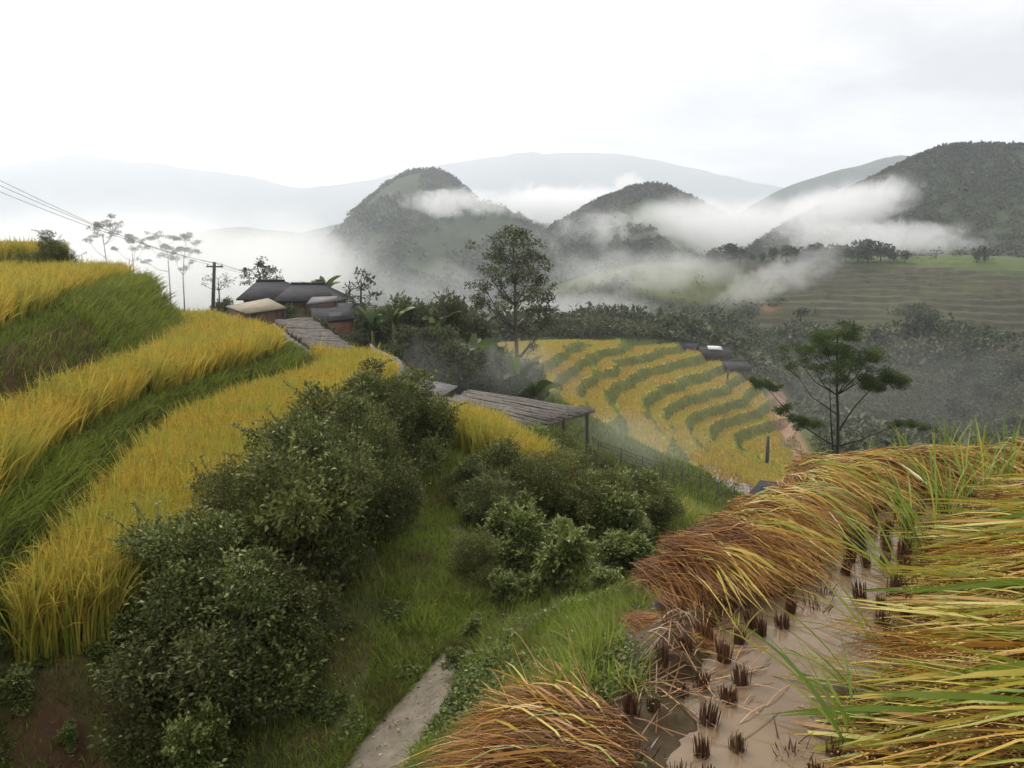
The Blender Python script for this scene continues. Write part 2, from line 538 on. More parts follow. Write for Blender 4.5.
class TPS:
    def __init__(s, P, v, lam):
        s.P = P
        n = len(P)
        K = s.k(P, P) + lam * np.eye(n)
        A = np.zeros((n + 3, n + 3))
        A[:n, :n] = K
        A[:n, n] = A[n, :n] = 1
        A[:n, n + 1:] = P
        A[n + 1:, :n] = P.T
        b = np.concatenate([v, np.zeros(3)])
        s.w = np.linalg.solve(A, b)

    def k(s, a, b):
        d2 = ((a[:, None, :] - b[None, :, :]) ** 2).sum(2)
        return 0.5 * d2 * np.log(d2 + 1e-12)

    def __call__(s, Q):
        out = np.empty(len(Q))
        n = len(s.P)
        for i in range(0, len(Q), 60000):
            q = Q[i:i + 60000]
            out[i:i + 60000] = s.k(q, s.P) @ s.w[:n] + s.w[n] + q @ s.w[n + 1:]
        return out


LEVEL = TPS(bx / 20.0, bl, 0.004)

ctrl = [  # x, y, z of the ground away from the terraces
    (0.2, 0.6, -1.6), (3, 0.8, -1.6), (-1.4, 0.6, -3.2), (-4, 1.0, -4.4), (-8, 2, -3.5),
    (-1.3, 4, -4.2), (-1.15, 6.1, -4.2), (-.8, 7.4, -4.2), (-.45, 8.4, -4.2), (-.7, 9.8, -4.15), (-1.35, 11.8, -4.15), (-1.25, 13.5, -4.1), (-1.1, 15.2, -4.1), (-1.1, 17.2, -4.1),
    (0.1, 16.5, -4.4), (0.9, 15.2, -4.6), (-1.2, 19.5, -4.3), (1.6, 14.9, -5.0), (0.2, 14.6, -4.5), (1.6, 17.5, -5.4),
    (-4.2, 6.5, -4.35), (-2.4, 6.6, -4.3), (-3, 4.5, -4.6), (-6, 5, -4.4), (-2.3, 9, -4.15), (-2.4, 13, -4.05), (-2.4, 18, -4.2), (-3, 24, -4.9),
    (0.0, 4.0, -2.55), (-.45, 4.6, -3.35), (-.3, 3.2, -2.6), (-.8, 3.2, -3.6), (-.5, 2.0, -2.6), (.42, 5.3, -2.75), (-.25, 6.2, -3.75), (.2, 6.9, -3.4), (.95, 6.4, -2.85), (1.5, 7.2, -3.0),
    (.55, 9, -4.2), (1.6, 9, -3.9), (2.6, 8, -3.25), (4.5, 8, -3.2), (8, 8, -3.0), (0.2, 11.5, -4.5), (1, 12, -4.8), (2.5, 12, -5.2), (4, 11, -4.8), (7, 11, -5),
    (2, 16, -5.6), (4, 17, -6.3), (6, 20, -7.4), (5.1, 22, -7.2), (8, 24, -8.8), (12, 18, -8), (12, 30, -11.0), (9.2, 32.6, -10.9), (11, 38, -12.2), (18, 30, -13), (4.6, 36, -9.2),
    (2.7, 28, -7.2), (0, 28, -6.3), (-3, 30, -5.6), (-6, 32, -5.0), (-14, 50, -4.6), (-10, 45, -4.8), (-8, 40, -5.2), (-20, 50, -4.5), (-12, 36, -3.6), (-18, 40, -2.9), (-16, 44, -3.1), (-30, 45, -3.5), (-40, 60, -8),
    (0.2, 42, -6.8), (4, 42, -8.4), (-4, 42, -6.2), (-2, 55, -8.2), (-46, 90, -12), (-30, 80, -10), (-10, 75, -9),
    (-25, 15, -0.5), (-25, 10, -0.5), (-20, 20, -0.4), (-14, 35, -2.5),
    (34, 60, -20), (30, 45, -19), (26, 75, -18.8), (24, 66, -18.4), (30, 90, -17.5), (36, 105, -18), (55, 60, -22),
]
for p in BOWL3:
    ctrl.append(tuple(p))
for px, py, Y in [(1024, 452, 100), (900, 445, 112), (820, 425, 116), (800, 405, 118), (725, 347, 125), (708, 338, 140),
                  (1024, 258, 225), (900, 257, 240), (830, 256, 250), (740, 259, 262), (700, 263, 264), (1150, 262, 215), (1150, 350, 140), (1150, 450, 90),
                  (1024, 300, 190), (1000, 350, 150), (1000, 400, 125), (900, 300, 195), (850, 350, 158), (850, 395, 132), (780, 300, 205), (755, 345, 150),
                  (622, 267, 262), (575, 285, 240), (560, 330, 175), (620, 328, 165), (655, 290, 220), (540, 320, 200), (690, 300, 210), (500, 335, 210), (450, 320, 260)]:
    ctrl.append(tuple(at(px, py, Y)))
ctrl += [(-80, 200, -24), (-100, 150, -20), (-40, 110, -13), (-80, 100, -13), (-160, 300, -40), (0, 320, -34), (-60, 300, -38), (120, 330, -24), (70, 330, -18), (200, 330, -14), (250, 200, 5), (-250, 200, -15)]
ctrl = np.array(ctrl)


def polar(x, y):
    return np.stack([np.arctan2(x, np.maximum(y, -1e6)), 0.5 * np.log(x * x + y * y + 1e-6)], -1)


TERR = TPS(polar(ctrl[:, 0], ctrl[:, 1]), ctrl[:, 2], 0.0005)


def ground(x, y, full=False):
    x = np.asarray(x, float)
    y = np.asarray(y, float)
    shp = x.shape
    x, y = x.ravel(), y.ravel()
    r = np.hypot(x, y)
    z = TERR(polar(x, y))
    far = sstep((r - 290) / 60)
    z = z * (1 - far) + (-36) * far
    amp = np.clip(r * 0.012, 0.05, 1.0)
    sc = 1.0 / np.clip(r * 0.06, 0.5, 14)
    rough = fbm(x * 1.3, y * 1.3, 3) * 0.16 * np.clip(1 - r / 60, 0, 1) + np.where(r > 15, fbm(x / 9, y / 9, 9), 0) * np.clip((r - 15) / 60, 0, 1) * 1.6 + np.where(r > 60, fbm(x / 40, y / 40, 19), 0) * np.clip((r - 80) / 100, 0, 1) * 5
    W = {}
    # far terraced bowl
    m = (r > 38) & (r < 125) & (x > -8) & (x < 40)
    wb = np.zeros(len(x)); rice = np.zeros(len(x)); bank = np.zeros(len(x))
    if m.any():
        xm, ym = x[m], y[m]
        sd = sd_poly(xm, ym, BOWL3[:, :2])
        L = LEVEL(np.stack([xm, ym], -1) / 20.0) + fbm(xm / 3.5, ym / 3.5, 31, 2) * 0.07
        L = np.clip(L, -0.6, 9.7)
        fl = np.floor(L)
        fr = L - fl
        Q0 = np.stack([xm, ym], -1)
        dly = LEVEL((Q0 + [0, 1.0]) / 20.0) - LEVEL((Q0 - [0, 1.0]) / 20.0)
        nb = sstep((dly - 0.02) / 0.10)
        zb = BZ0 - ((fl + sstep(fr / BANK_FR)) * (1 - nb) + (L + 0.4) * nb)
        w = sstep((sd + 2.0) / 2.5)
        z[m] = z[m] * (1 - w) + zb * w
        wb[m] = w
        rice[m] = np.where((((fr > BANK_FR * 1.2) & (fr < 0.97)) | (nb > 0.5)) & (sd > 0.3), 1, 0)
        bank[m] = w * np.where((fr < BANK_FR * 1.15) & (nb <= 0.5), 1, 0)
        # the wide unterraced near flank carries rice all over
    W["bowl"], W["bowl_rice"], W["bowl_bank"] = wb, rice, bank
    # small muddy paddy below the bowl
    mud = [on_plane(px, py, -13.3)[:2] for px, py in [(690, 470), (712, 462), (742, 477), (762, 494), (752, 505), (722, 494)]]
    sd = sd_poly(x, y, mud)
    w = sstep((sd + 0.8) / 0.9)
    z = z * (1 - w) - 13.35 * w
    W["mud2"] = w
    rough = rough * (1 - wb) * (1 - w)
    z = z + rough
    # brown dry terraces on the opposite slope: step the slope
    az = x / np.maximum(y, 1)
    wt = sstep((az - 0.24) / 0.1) * sstep((r - 150) / 18) * sstep((258 - r) / 14) * sstep((0.42 + fbm(x / 26, y / 26, 51) * 1.4) * 1.8)
    wt2 = sstep((az - 0.43) / 0.05) * sstep((0.60 - az) / 0.05) * sstep((r - 118) / 10) * sstep((175 - r) / 10) * sstep((0.22 + fbm(x / 18, y / 18, 57) * 1.4) * 2)
    ws = np.clip(wt + wt2, 0, 1)
    q = z / 1.25 + fbm(x / 16, y / 16, 63) * 1.5
    zs = (np.floor(q) + sstep((q - np.floor(q) - 0.62) / 0.38) - fbm(x / 16, y / 16, 63) * 1.5) * 1.25
    z = z * (1 - ws) + zs * ws
    W["dry"], W["dry2"] = wt, wt2
    W["step"] = (q - np.floor(q) > 0.6) * ws
    # left terraces, lowest first
    m = (x < -2) & (y < 50) & (y > 3)
    for k in ("t3", "b2", "t2", "b1", "t1", "t0"):
        W[k] = np.zeros(len(x))
    if m.any():
        xm, ym, zm = x[m], y[m], z[m].copy()
        wob = fbm(xm / 0.9, ym / 0.9, 71, 3) * 0.25
        s3 = sd_poly(xm, ym, P_T3)
        w3 = sstep((s3 + 0.75) / 0.8)
        zm = zm * (1 - w3) + (-3.7) * w3
        s2, sb3 = sd_poly(xm, ym, P_T2), sd_poly(xm, ym, P_B3)
        d2, d3 = np.abs(s2), np.abs(sb3)
        inb3 = sb3 > 0
        t = np.where(s2 > 0, 1.0, np.where(inb3, d3 / (d2 + d3 + 1e-6), 0.0))
        far2 = sstep((ym - 24) / 3)
        tfar = sstep((s2 + 1.6) / 1.6)
        t = t * (1 - far2) + tfar * far2
        zm = zm * (1 - sstep(t)) + (-2.85) * sstep(t)
        s1, sb2 = sd_poly(xm, ym, P_T1), sd_poly(xm, ym, P_B2)
        d1, d2b = np.abs(s1), np.abs(sb2)
        t1 = np.where(s1 > 0, 1.0, np.where(sb2 > 0, d2b / (d1 + d2b + 1e-6), 0.0))
        zt1 = -1.45 + 0.5 * sstep((ym - 14) / 14)
        back = sstep((31.5 - ym) / 2.5)
        zm = zm * (1 - sstep(t1) * back) + zt1 * sstep(t1) * back
        s0 = sd_poly(xm, ym, T0)
        w0 = sstep((s0 + 1.0) / 1.0)
        zm = zm * (1 - w0) + (-0.1 + 0.0 * xm) * w0
        onb = (np.where((t > 0.03) & (t < 1), 1, 0) + np.where((t1 > 0.03) & (t1 < 1), 1, 0))
        zm = zm + wob * np.clip(onb, 0, 1) * 0.9
        z[m] = zm
        W["t3"][m] = np.where((s3 > 0.0) & (sb3 < 0.0), 1, 0)
        W["b2"][m] = np.where((t > 0.02) & (s2 < 0.45) & (s1 < 0), 1, 0)
        W["t2"][m] = np.where((s2 > 0.38) & (sb2 < 0.0) & (ym < 33), 1, 0)
        W["b1"][m] = np.where((t1 > 0.02) & (s1 < 0.6) & (s0 < 0), 1, 0)
        W["t1"][m] = np.where((s1 > 0.55) & (ym < 31) & (s0 < -1), 1, 0)
        W["t0"][m] = np.where(s0 > 0, 1, 0)
    # the rice strip and the paved path
    m = (np.abs(x) < 4) & (y > 3) & (y < 21)
    W["strip"] = np.zeros(len(x)); W["path"] = np.zeros(len(x)); W["trail"] = np.zeros(len(x))
    if m.any():
        W["strip"][m] = np.where(in_poly(x[m], y[m], STRIP), 1, 0)
        dp = dist_poly(x[m], y[m], PATH) + fbm(x[m] * 2.5, y[m] * 2.5, 5) * 0.22 + fbm(x[m] * 9, y[m] * 9, 6) * 0.14
        W["path"][m] = sstep((0.44 - 0.10 * sstep((y[m] - 6.5) / 1.5) - dp) / 0.12)
        dt = dist_poly(x[m], y[m], TRAIL)
        W["trail"][m] = sstep((0.75 - dt) / 0.4)
    # near paddy
    m = r < 12
    W["pad"] = np.zeros(len(x))
    if m.any():
        xm, ym = x[m], y[m]
        sd = sd_poly(xm, ym, PAD) + fbm(xm * 2, ym * 2, 77) * 0.12
        w = sstep((sd + 0.38) / 0.40)
        bund = np.exp(-((sd - 0.16) / 0.17) ** 2) * 0.12
        bund *= np.where(ym < 2.9, 0.3, 0.7)
        cx = [(0.80, 2.0), (0.98, 2.6), (1.2, 3.05), (1.5, 3.6), (2.25, 4.4), (2.7, 5.0)]
        dw = dist_poly(xm, ym, cx)
        mudh = 0.045 * sstep((dw - 0.22) / 0.3) - 0.05 + fbm(xm * 3.5, ym * 3.5, 81, 4) * 0.11 + fbm(xm * 16, ym * 16, 83, 3) * 0.03
        heap = 0.15 * sstep((xm - 0.25 - XL(ym)) / 0.5) * sstep((5.0 - ym) / 0.5)
        zp = WATER_Z + np.maximum(mudh, -0.06) + bund + heap
        z[m] = z[m] * (1 - w) + zp * w
        W["pad"][m] = w
    if full:
        return z.reshape(shp), W
    return z.reshape(shp)


def hit(px, py, y0=1.0, y1=320.0):
    """where the sight line through a photo point first meets the ground"""
    dx, dz = ray(px, py)
    Y = np.exp(np.linspace(math.log(y0), math.log(y1), 1500))
    below = (dz * Y) < ground(dx * Y, Y)
    i = int(np.argmax(below)) if below.any() else len(Y) - 1
    return np.array([dx * Y[i], Y[i], float(ground(np.array([dx * Y[i]]), np.array([Y[i]]))[0])])


def gz(x, y):
    return float(ground(np.array([x]), np.array([y]))[0])


# one ground sheet in polar rows round the camera
azs = np.radians(np.concatenate([np.linspace(-88, -36, 40)[:-1], np.linspace(-36, 36, 700), np.linspace(36, 88, 40)[1:]]))
rr = [0.7]
while rr[-1] < 9000:
    c = rr[-1]
    g = 0.0105 if c < 20 else 0.0085 if c < 50 else 0.0052 if c < 115 else 0.0068 if c < 285 else 0.03 if c < 500 else 0.12
    rr.append(c * (1 + g))
rr = np.array(rr)
AZ, RR = np.meshgrid(azs, rr)
GX, GY = np.sin(AZ) * RR, np.cos(AZ) * RR
GZ, GW = ground(GX, GY, True)


def paint(x, y, W):
    """soil, mud and turf colours of the ground itself"""
    n = len(x)
    c = np.tile(np.array([0.085, 0.10, 0.035]), (n, 1))
    r = np.hypot(x, y)

    def lay(w, col):
        nonlocal c
        w = np.clip(w, 0, 1)[:, None]
        c = c * (1 - w) + np.array(col) * w
    f1 = fbm(x / 0.7, y / 0.7, 101)
    lay(sstep((f1 - 0.08) * 4) * (r < 40), (0.13, 0.085, 0.045))
    f2 = fbm(x / 22, y / 22, 103)
    lay(sstep((r - 70) / 40) * sstep((f2 + 0.16) * 5), (0.042, 0.056, 0.022))
    lay(sstep((r - 70) / 40) * sstep((fbm(x / 13, y / 13, 107) - 0.16) * 8), (0.075, 0.085, 0.034))
    lay(W["dry"] * 0.85, (0.07, 0.055, 0.038))
    lay(W["dry2"] * 0.8, (0.075, 0.078, 0.032))
    lay(W["step"] * 0.9, (0.03, 0.036, 0.017))
    az = x / np.maximum(y, 1)
    lay(0.9 * sstep((r - 243 + 16 * fbm(x / 30, y / 30, 61)) / 8) * sstep((az - 0.36 + 0.12 * fbm(x / 20, y / 20, 62)) / 0.1) * sstep((275 - r) / 10), (0.085, 0.12, 0.035))
    for k, col in (("t3", (0.16, 0.12, 0.035)), ("t2", (0.16, 0.12, 0.035)), ("t1", (0.16, 0.12, 0.035)), ("t0", (0.16, 0.12, 0.035)), ("strip", (0.16, 0.12, 0.035)), ("b2", (0.07, 0.075, 0.028)), ("b1", (0.075, 0.046, 0.02))):
        lay(W[k], col)
    lay(W["bowl_rice"], (0.30, 0.24, 0.06))
    lay(W["bowl_bank"], (0.15, 0.165, 0.055))
    lay(W["mud2"], (0.15, 0.10, 0.07))
    low = np.exp(-((x + 3.6) / 1.0) ** 2 - ((y - 6.55) / 0.55) ** 2) * 1.4
    lay(low * sstep((f1 + 0.3) * 3), (0.07, 0.042, 0.024))
    spot = np.exp(-((x + 1.95) / 0.3) ** 2 - ((y - 8.2) / 0.6) ** 2) + np.exp(-((x + 1.6) / 0.35) ** 2 - ((y - 6.7) / 0.25) ** 2)
    lay(spot * 0.8, (0.13, 0.06, 0.045))
    lay(W["path"] * (0.80 + 0.6 * fbm(x / 0.25, y / 0.25, 111)), (0.20, 0.172, 0.145))
    lay(W["pad"] * (0.85 + 0.5 * fbm(x / 0.12, y / 0.12, 113)), (0.075, 0.043, 0.02))
    # bare red earth scars
    for px, py, Y, s in ((800, 450, 74, 1), ):
        pass
    return c


GC = paint(GX.ravel(), GY.ravel(), {k: v.ravel() for k, v in GW.items()})
RED = [hit(px, py, 55) for px, py in [(800, 462), (793, 445), (783, 425), (777, 405), (779, 392), (770, 380)]]
dr = dist_poly(GX.ravel(), GY.ravel(), [p[:2] for p in RED])
wr = sstep((1.5 - dr) / 0.8)[:, None]
GC = GC * (1 - wr) + np.array([0.24, 0.15, 0.105]) * wr
for px, py, R in ((945, 330, 2), (770, 308, 3), (740, 300, 2)):
    p = hit(px, py, 100)
    d = np.hypot(GX.ravel() - p[0], (GY.ravel() - p[1]) * 0.7) + fbm(GX.ravel() / 3, GY.ravel() / 3, 7) * R
    wr = (sstep((R - d) / R) * 0.8)[:, None]
    GC = GC * (1 - wr) + np.array([0.22, 0.11, 0.07]) * wr
nr, na = GX.shape
idx = np.arange(nr * na).reshape(nr, na)
gq = np.stack([idx[:-1, :-1], idx[:-1, 1:], idx[1:, 1:], idx[1:, :-1]], -1).reshape(-1, 4)

m, nt, out = newmat("ground_soil_and_turf")
a = N(nt, "ShaderNodeAttribute", attribute_name="albedo")
tc = nt.nodes.new("ShaderNodeTexCoord")
n1 = N(nt, "ShaderNodeTexNoise", Scale=7.0, Detail=10.0, Roughness=0.78)
nt.links.new(tc.outputs["Object"], n1.inputs["Vector"])
n2 = N(nt, "ShaderNodeTexNoise", Scale=0.35, Detail=4.0)
nt.links.new(tc.outputs["Object"], n2.inputs["Vector"])
r1 = ramp(nt, n1.outputs[0], [(0.28, (0.55, 0.52, 0.5)), (0.72, (1.35, 1.33, 1.28))])
r2 = ramp(nt, n2.outputs[0], [(0.3, (0.75, 0.78, 0.75)), (0.7, (1.2, 1.18, 1.15))])
c1 = mixc(nt, a.outputs["Color"], r1.outputs[0], 1.0, "MULTIPLY")
c2 = mixc(nt, c1, r2.outputs[0], 1.0, "MULTIPLY")
wet = N(nt, "ShaderNodeAttribute", attribute_name="wet")
rg = N(nt, "ShaderNodeMapRange", **{"To Min": 0.95, "To Max": 0.55})
nt.links.new(wet.outputs["Fac"], rg.inputs[0])
p = N(nt, "ShaderNodeBsdfPrincipled")
p.inputs["Specular IOR Level"].default_value = 0.15
nt.links.new(c2, p.inputs["Base Color"])
nt.links.new(rg.outputs[0], p.inputs["Roughness"])
b = N(nt, "ShaderNodeBump", Strength=0.5, Distance=0.03)
nt.links.new(n1.outputs[0], b.inputs["Height"])
nt.links.new(b.outputs[0], p.inputs["Normal"])
nt.links.new(p.outputs[0], out.inputs[0])
M["ground"] = m
wetv = np.clip(GW["pad"].ravel() + GW["mud2"].ravel(), 0, 1)
gme = mesh_np("ground", np.stack([GX.ravel(), GY.ravel(), GZ.ravel()], 1), gq, None, [M["ground"]], {"albedo": GC, "wet": wetv}, True)
tag(obj("ground", gme), kind="structure")

# muddy water standing in the near paddy and in the small paddy under the far terraces
m, nt, out = newmat("muddy_water")
tc = nt.nodes.new("ShaderNodeTexCoord")
nz = N(nt, "ShaderNodeTexNoise", Scale=2.2, Detail=4.0)
nt.links.new(tc.outputs["Object"], nz.inputs["Vector"])
r = ramp(nt, nz.outputs[0], [(0.35, (0.135, 0.092, 0.052)), (0.65, (0.185, 0.13, 0.078))])
p = N(nt, "ShaderNodeBsdfPrincipled", Roughness=0.04)
p.inputs["IOR"].default_value = 1.31
nt.links.new(r.outputs[0], p.inputs["Base Color"])
n3 = N(nt, "ShaderNodeTexNoise", Scale=9.0, Detail=2.0)
nt.links.new(tc.outputs["Object"], n3.inputs["Vector"])
b = N(nt, "ShaderNodeBump", Strength=0.02, Distance=0.006)
nt.links.new(n3.outputs[0], b.inputs["Height"])
nt.links.new(b.outputs[0], p.inputs["Normal"])
nt.links.new(p.outputs[0], out.inputs[0])
M["water"] = m
wp = [(0.28, 1.0), (0.28, 2.4), (0.6, 3.05), (0.9, 3.5), (1.35, 4.2), (1.9, 4.95), (2.4, 5.45), (3.4, 5.75), (5.2, 5.75), (5.2, 1.0)]
bmq = [(x, y, WATER_Z) for x, y in wp]
me = bpy.data.meshes.new("water")
me.from_pydata(bmq, [], [list(range(len(bmq)))[::-1]])
me.materials.append(M["water"])
tag(obj("water", me), kind="structure")
wp = [on_plane(px, py, -13.27) for px, py in [(697, 473), (714, 467), (741, 480), (757, 494), (749, 501), (723, 491)]]
me = bpy.data.meshes.new("water")
me.from_pydata([tuple(q) for q in wp], [], [list(range(len(wp)))])
me.materials.append(M["water"])
tag(obj("water", me), kind="structure")
# ------------------------------------------------------------------ rice, grass and undergrowth (nobody could count the blades)


def scatter(x0, x1, y0, y1, n, mask, seed=0):
    r = np.random.default_rng(seed)
    x = r.uniform(x0, x1, n)
    y = r.uniform(y0, y1, n)
    z, W = ground(x, y, True)
    k = mask(x, y, W)
    k = r.uniform(0, 1, n) < np.asarray(k, float)
    return np.stack([x, y, z], 1)[k]


def spread_about(P, per, rad, seed):
    r = np.random.default_rng(seed)
    Q = np.repeat(P, per, 0)
    Q[:, :2] += r.normal(0, rad, (len(Q), 2))
    return Q


def blade_stuff(name, label, mat, sets):
    V, Q, T, n = [], [], [], 0
    for v, q, t in sets:
        V.append(v); Q.append(q + n); T.append(t); n += len(v)
    me = mesh_np(name, np.concatenate(V), np.concatenate(Q), None, [mat], {"tint": np.concatenate(T)})
    return tag(obj(name, me), label, None, None, "stuff")


def rice_set(P, per, seed, h=0.85, wmul=1.0, segs=4):
    r = np.random.default_rng(seed)
    Q = spread_about(P, per, 0.035, seed)
    n = len(Q)
    d = np.hypot(Q[:, 0], Q[:, 1])
    L = h * r.uniform(0.78, 1.2, n) * (1 + fbm(Q[:, 0] / 1.2, Q[:, 1] / 1.2, 5) * 0.25)
    Wd = (0.0075 + 0.00075 * d) * r.uniform(0.7, 1.4, n) * wmul
    S = segs + 1
    s = np.linspace(0, 1, S)
    tip = np.clip(r.normal(0.44, 0.25, n) + fbm(Q[:, 0] / 2.5, Q[:, 1] / 2.5, 15) * 0.35, 0.02, 0.95)
    tint = np.clip(0.95 * (1 - s[None, :]) + tip[:, None] * s[None, :], 0, 1)
    hd = r.normal(0.4, 1.3, n)
    hill_t = np.repeat(r.normal(0, 0.10, len(P)), per)
    tint = np.clip(tint + hill_t[:, None], 0, 1)
    # drooping ears near the tops
    m = r.uniform(0, 1, n) < 0.45
    E = Q[m].copy()
    E[:, 2] += L[m] * r.uniform(0.62, 0.86, m.sum())
    E[:, :2] += r.normal(0, 0.05, (len(E), 2))
    ne = len(E)
    ears = blades(E, r.uniform(0.12, 0.22, ne), (0.010 + 0.0006 * d[m]) * r.uniform(0.8, 1.3, ne) * wmul, r.uniform(0.3, 1.2, ne), r.uniform(0.9, 1.9, ne), 3, r.uniform(0, 6.3, ne), np.clip(r.normal(0.22, 0.18, ne), 0, 1), seed + 1)
    m = r.uniform(0, 1, n) < 0.12
    F = Q[m]
    nf = len(F)
    flag = blades(F, L[m] * r.uniform(1.0, 1.25, nf), Wd[m] * 1.2, np.abs(r.normal(0.12, 0.12, nf)), r.uniform(0.1, 0.9, nf), 4, r.uniform(0, 6.3, nf), np.clip(r.normal(0.82, 0.12, nf), 0, 1), seed + 2)
    return [ears, flag, blades(Q, L, Wd, np.abs(r.normal(0.09, 0.12, n)), np.abs(r.normal(0.45, 0.40, n)), segs, hd, tint, seed)]


FIELD = dict(name="rice_crop")
P3 = scatter(-8, -3, 6.5, 26, 14000, lambda x, y, W: W["t3"] * np.clip(1.25 - y / 40, 0.3, 1), 11)
blade_stuff("rice_crop", "golden ripe rice standing on the lowest of the three stepped terraces beside the dark shrubs", M["rice"], rice_set(P3, 22, 12))
P2 = scatter(-14, -4.5, 5, 33, 14000, lambda x, y, W: W["t2"] * np.clip(1.2 - y / 45, 0.3, 1), 13)
blade_stuff("rice_crop", "golden ripe rice on the middle stepped terrace above the overgrown bank", M["rice"], rice_set(P2, 18, 14))
P1 = scatter(-22, -7, 8, 31.5, 16000, lambda x, y, W: W["t1"] * np.clip(1.1 - y / 60, 0.3, 1), 15)
blade_stuff("rice_crop", "golden ripe rice on the upper terrace above the bare earth bank", M["rice"], rice_set(P1, 15, 16))
P0 = scatter(-34, -16, 26, 38, 7000, lambda x, y, W: W["t0"] * 0.9, 17)
blade_stuff("rice_crop", "ripe rice on the topmost small terrace beside a low round bush", M["rice"], rice_set(P0, 10, 18, 0.8))
PS = scatter(-1.7, 1.3, 15, 19.5, 1500, lambda x, y, W: W["strip"], 19)
blade_stuff("rice_crop", "small patch of golden rice at the end of the grassy trail below the bamboo roof", M["rice"], rice_set(PS, 16, 20, 0.85))
pk = hit(206, 303, 30)
PK = scatter(pk[0] - 2.2, pk[0] + 1.0, pk[1] - 2, pk[1] + 4, 700, lambda x, y, W: np.hypot((x - pk[0]) / 1.6, (y - pk[1] - 1) / 3) < 1, 21)
blade_stuff("rice_crop", "tiny patch of ripe rice beside the leaning utility pole", M["rice"], rice_set(PK, 10, 22, 0.7))

# far terraces
PB = scatter(-6, 32, 42, 112, 120000, lambda x, y, W: W["bowl_rice"] * np.clip(1.35 - y / 110, 0.35, 1), 23)
r = np.random.default_rng(24)
n = len(PB)
tint = np.clip(r.normal(0.5, 0.2, n) + fbm(PB[:, 0] / 6, PB[:, 1] / 6, 25) * 0.7, 0, 1)
blade_stuff("rice_crop", "yellow rice on the curving steps of the terraced spur across the gully", M["rice_far"],
            [blades(PB, r.uniform(0.22, 0.42, n), 0.05 + 0.0007 * PB[:, 1], r.uniform(0, 0.4, n), r.uniform(0.2, 0.9, n), 2, None, tint, 25)])
PB = scatter(-6, 34, 42, 112, 60000, lambda x, y, W: (W["bowl_bank"] > 0.3) * 0.8 * (W["bowl_rice"] < 0.5), 26)
n = len(PB)
blade_stuff("grass", "green grass on the low banks between the curved yellow terraces", M["bankgrass"],
            [blades(PB, r.uniform(0.12, 0.3, n), 0.07 + 0.0006 * PB[:, 1], r.uniform(0, 0.6, n), r.uniform(0.2, 1.0, n), 2, None, np.clip(r.normal(0.55, 0.22, n), 0, 1), 27)])

# banks of the near terraces
PA = scatter(-9, -4, 4.8, 29, 90000, lambda x, y, W: W["b2"] * np.clip(1.3 - y / 28, 0.25, 1), 31)
n = len(PA)
d = np.hypot(PA[:, 0], PA[:, 1])
s1 = blades(PA, r.uniform(0.15, 0.5, n) * np.where(PA[:, 1] < 11, 1.2, 0.9), 0.007 + 0.0008 * d, r.uniform(0.1, 0.7, n), r.uniform(0.3, 1.4, n), 3, r.normal(-0.4, 0.9, n), np.clip(r.normal(0.45, 0.2, n), 0, 1), 32)
PC = scatter(-14, -7, 8, 31, 60000, lambda x, y, W: W["b1"] * np.where(y > 19, 0.9, np.where(fbm(x / .8, y / .8, 3) > -0.03, 0.7, 0.25)), 33)
n = len(PC)
d = np.hypot(PC[:, 0], PC[:, 1])
right = sstep((PC[:, 1] - 17) / 4)
s2 = blades(PC, r.uniform(0.12, 0.42, n) * (1 + 1.0 * right), 0.006 + 0.0008 * d, r.uniform(0.1, 0.7, n), r.uniform(0.3, 1.2, n), 3, r.normal(-0.5, 0.9, n), np.clip(r.normal(0.36, 0.2, n) + right * 0.3, 0, 1), 34)
blade_stuff("grass", "tall tangled grass hanging down the steep banks of the stepped terraces", M["grass"], [s1, s2])

# slope below the near paddy, trail, valley
PN = scatter(-2.2, 4.2, 2.2, 10, 200000, lambda x, y, W: (W["pad"] < 0.25) * (W["path"] < 0.5) * np.clip(1.2 - y / 14, 0.3, 1) * (0.30 + 0.5 * (fbm(x / .6, y / .6, 41) > -0.06)) * (x > -1.5 + 0.0 * y), 42)
n = len(PN)
big = sstep((fbm(PN[:, 0] / 0.5, PN[:, 1] / 0.5, 43) + 0.05) * 5)
d = np.hypot(PN[:, 0], PN[:, 1])
s3 = blades(PN, r.uniform(0.06, 0.17, n) * (1 + 0.8 * big), 0.0035 + 0.0007 * d, r.uniform(0, 0.6, n), r.uniform(0.2, 1.5, n), 3, None, np.clip(r.normal(0.5, 0.22, n) + big * 0.15, 0, 1), 44)
blade_stuff("grass", "soft green grass on the slope between the footpath and the cut paddy", M["lawn"], [s3])
PT = scatter(-6, 2.2, 5.8, 21, 260000, lambda x, y, W: (W["pad"] < 0.2) * (W["path"] < 0.55) * (W["t3"] < 0.5) * (W["strip"] < 0.5) * (W["b2"] < .5) * (0.42 + 0.58 * W["trail"]) * (0.35 + (fbm(x / .5, y / .5, 45) > -0.08)) * np.clip(1.4 - y / 20, 0.4, 1), 46)
n = len(PT)
d = np.hypot(PT[:, 0], PT[:, 1])
s4 = blades(PT, r.uniform(0.04, 0.13, n), 0.004 + 0.0009 * d, r.uniform(0, 0.7, n), r.uniform(0.2, 1.2, n), 2, None, np.clip(r.normal(0.5, 0.22, n), 0, 1), 47)
blade_stuff("grass", "short trodden grass along the trail between the shrubs", M["lawn"], [s4])
bp = hit(448, 606, 5)
PQ = scatter(bp[0] - 1.0, bp[0] + 0.9, bp[1] - 1.6, bp[1] + 1.6, 26000, lambda x, y, W: (np.hypot((x - bp[0]) / 0.62, (y - bp[1]) / 1.1) + fbm(x * 2, y * 2, 8) * 0.5 < 1) * (W["path"] < 0.3), 48)
n = len(PQ)
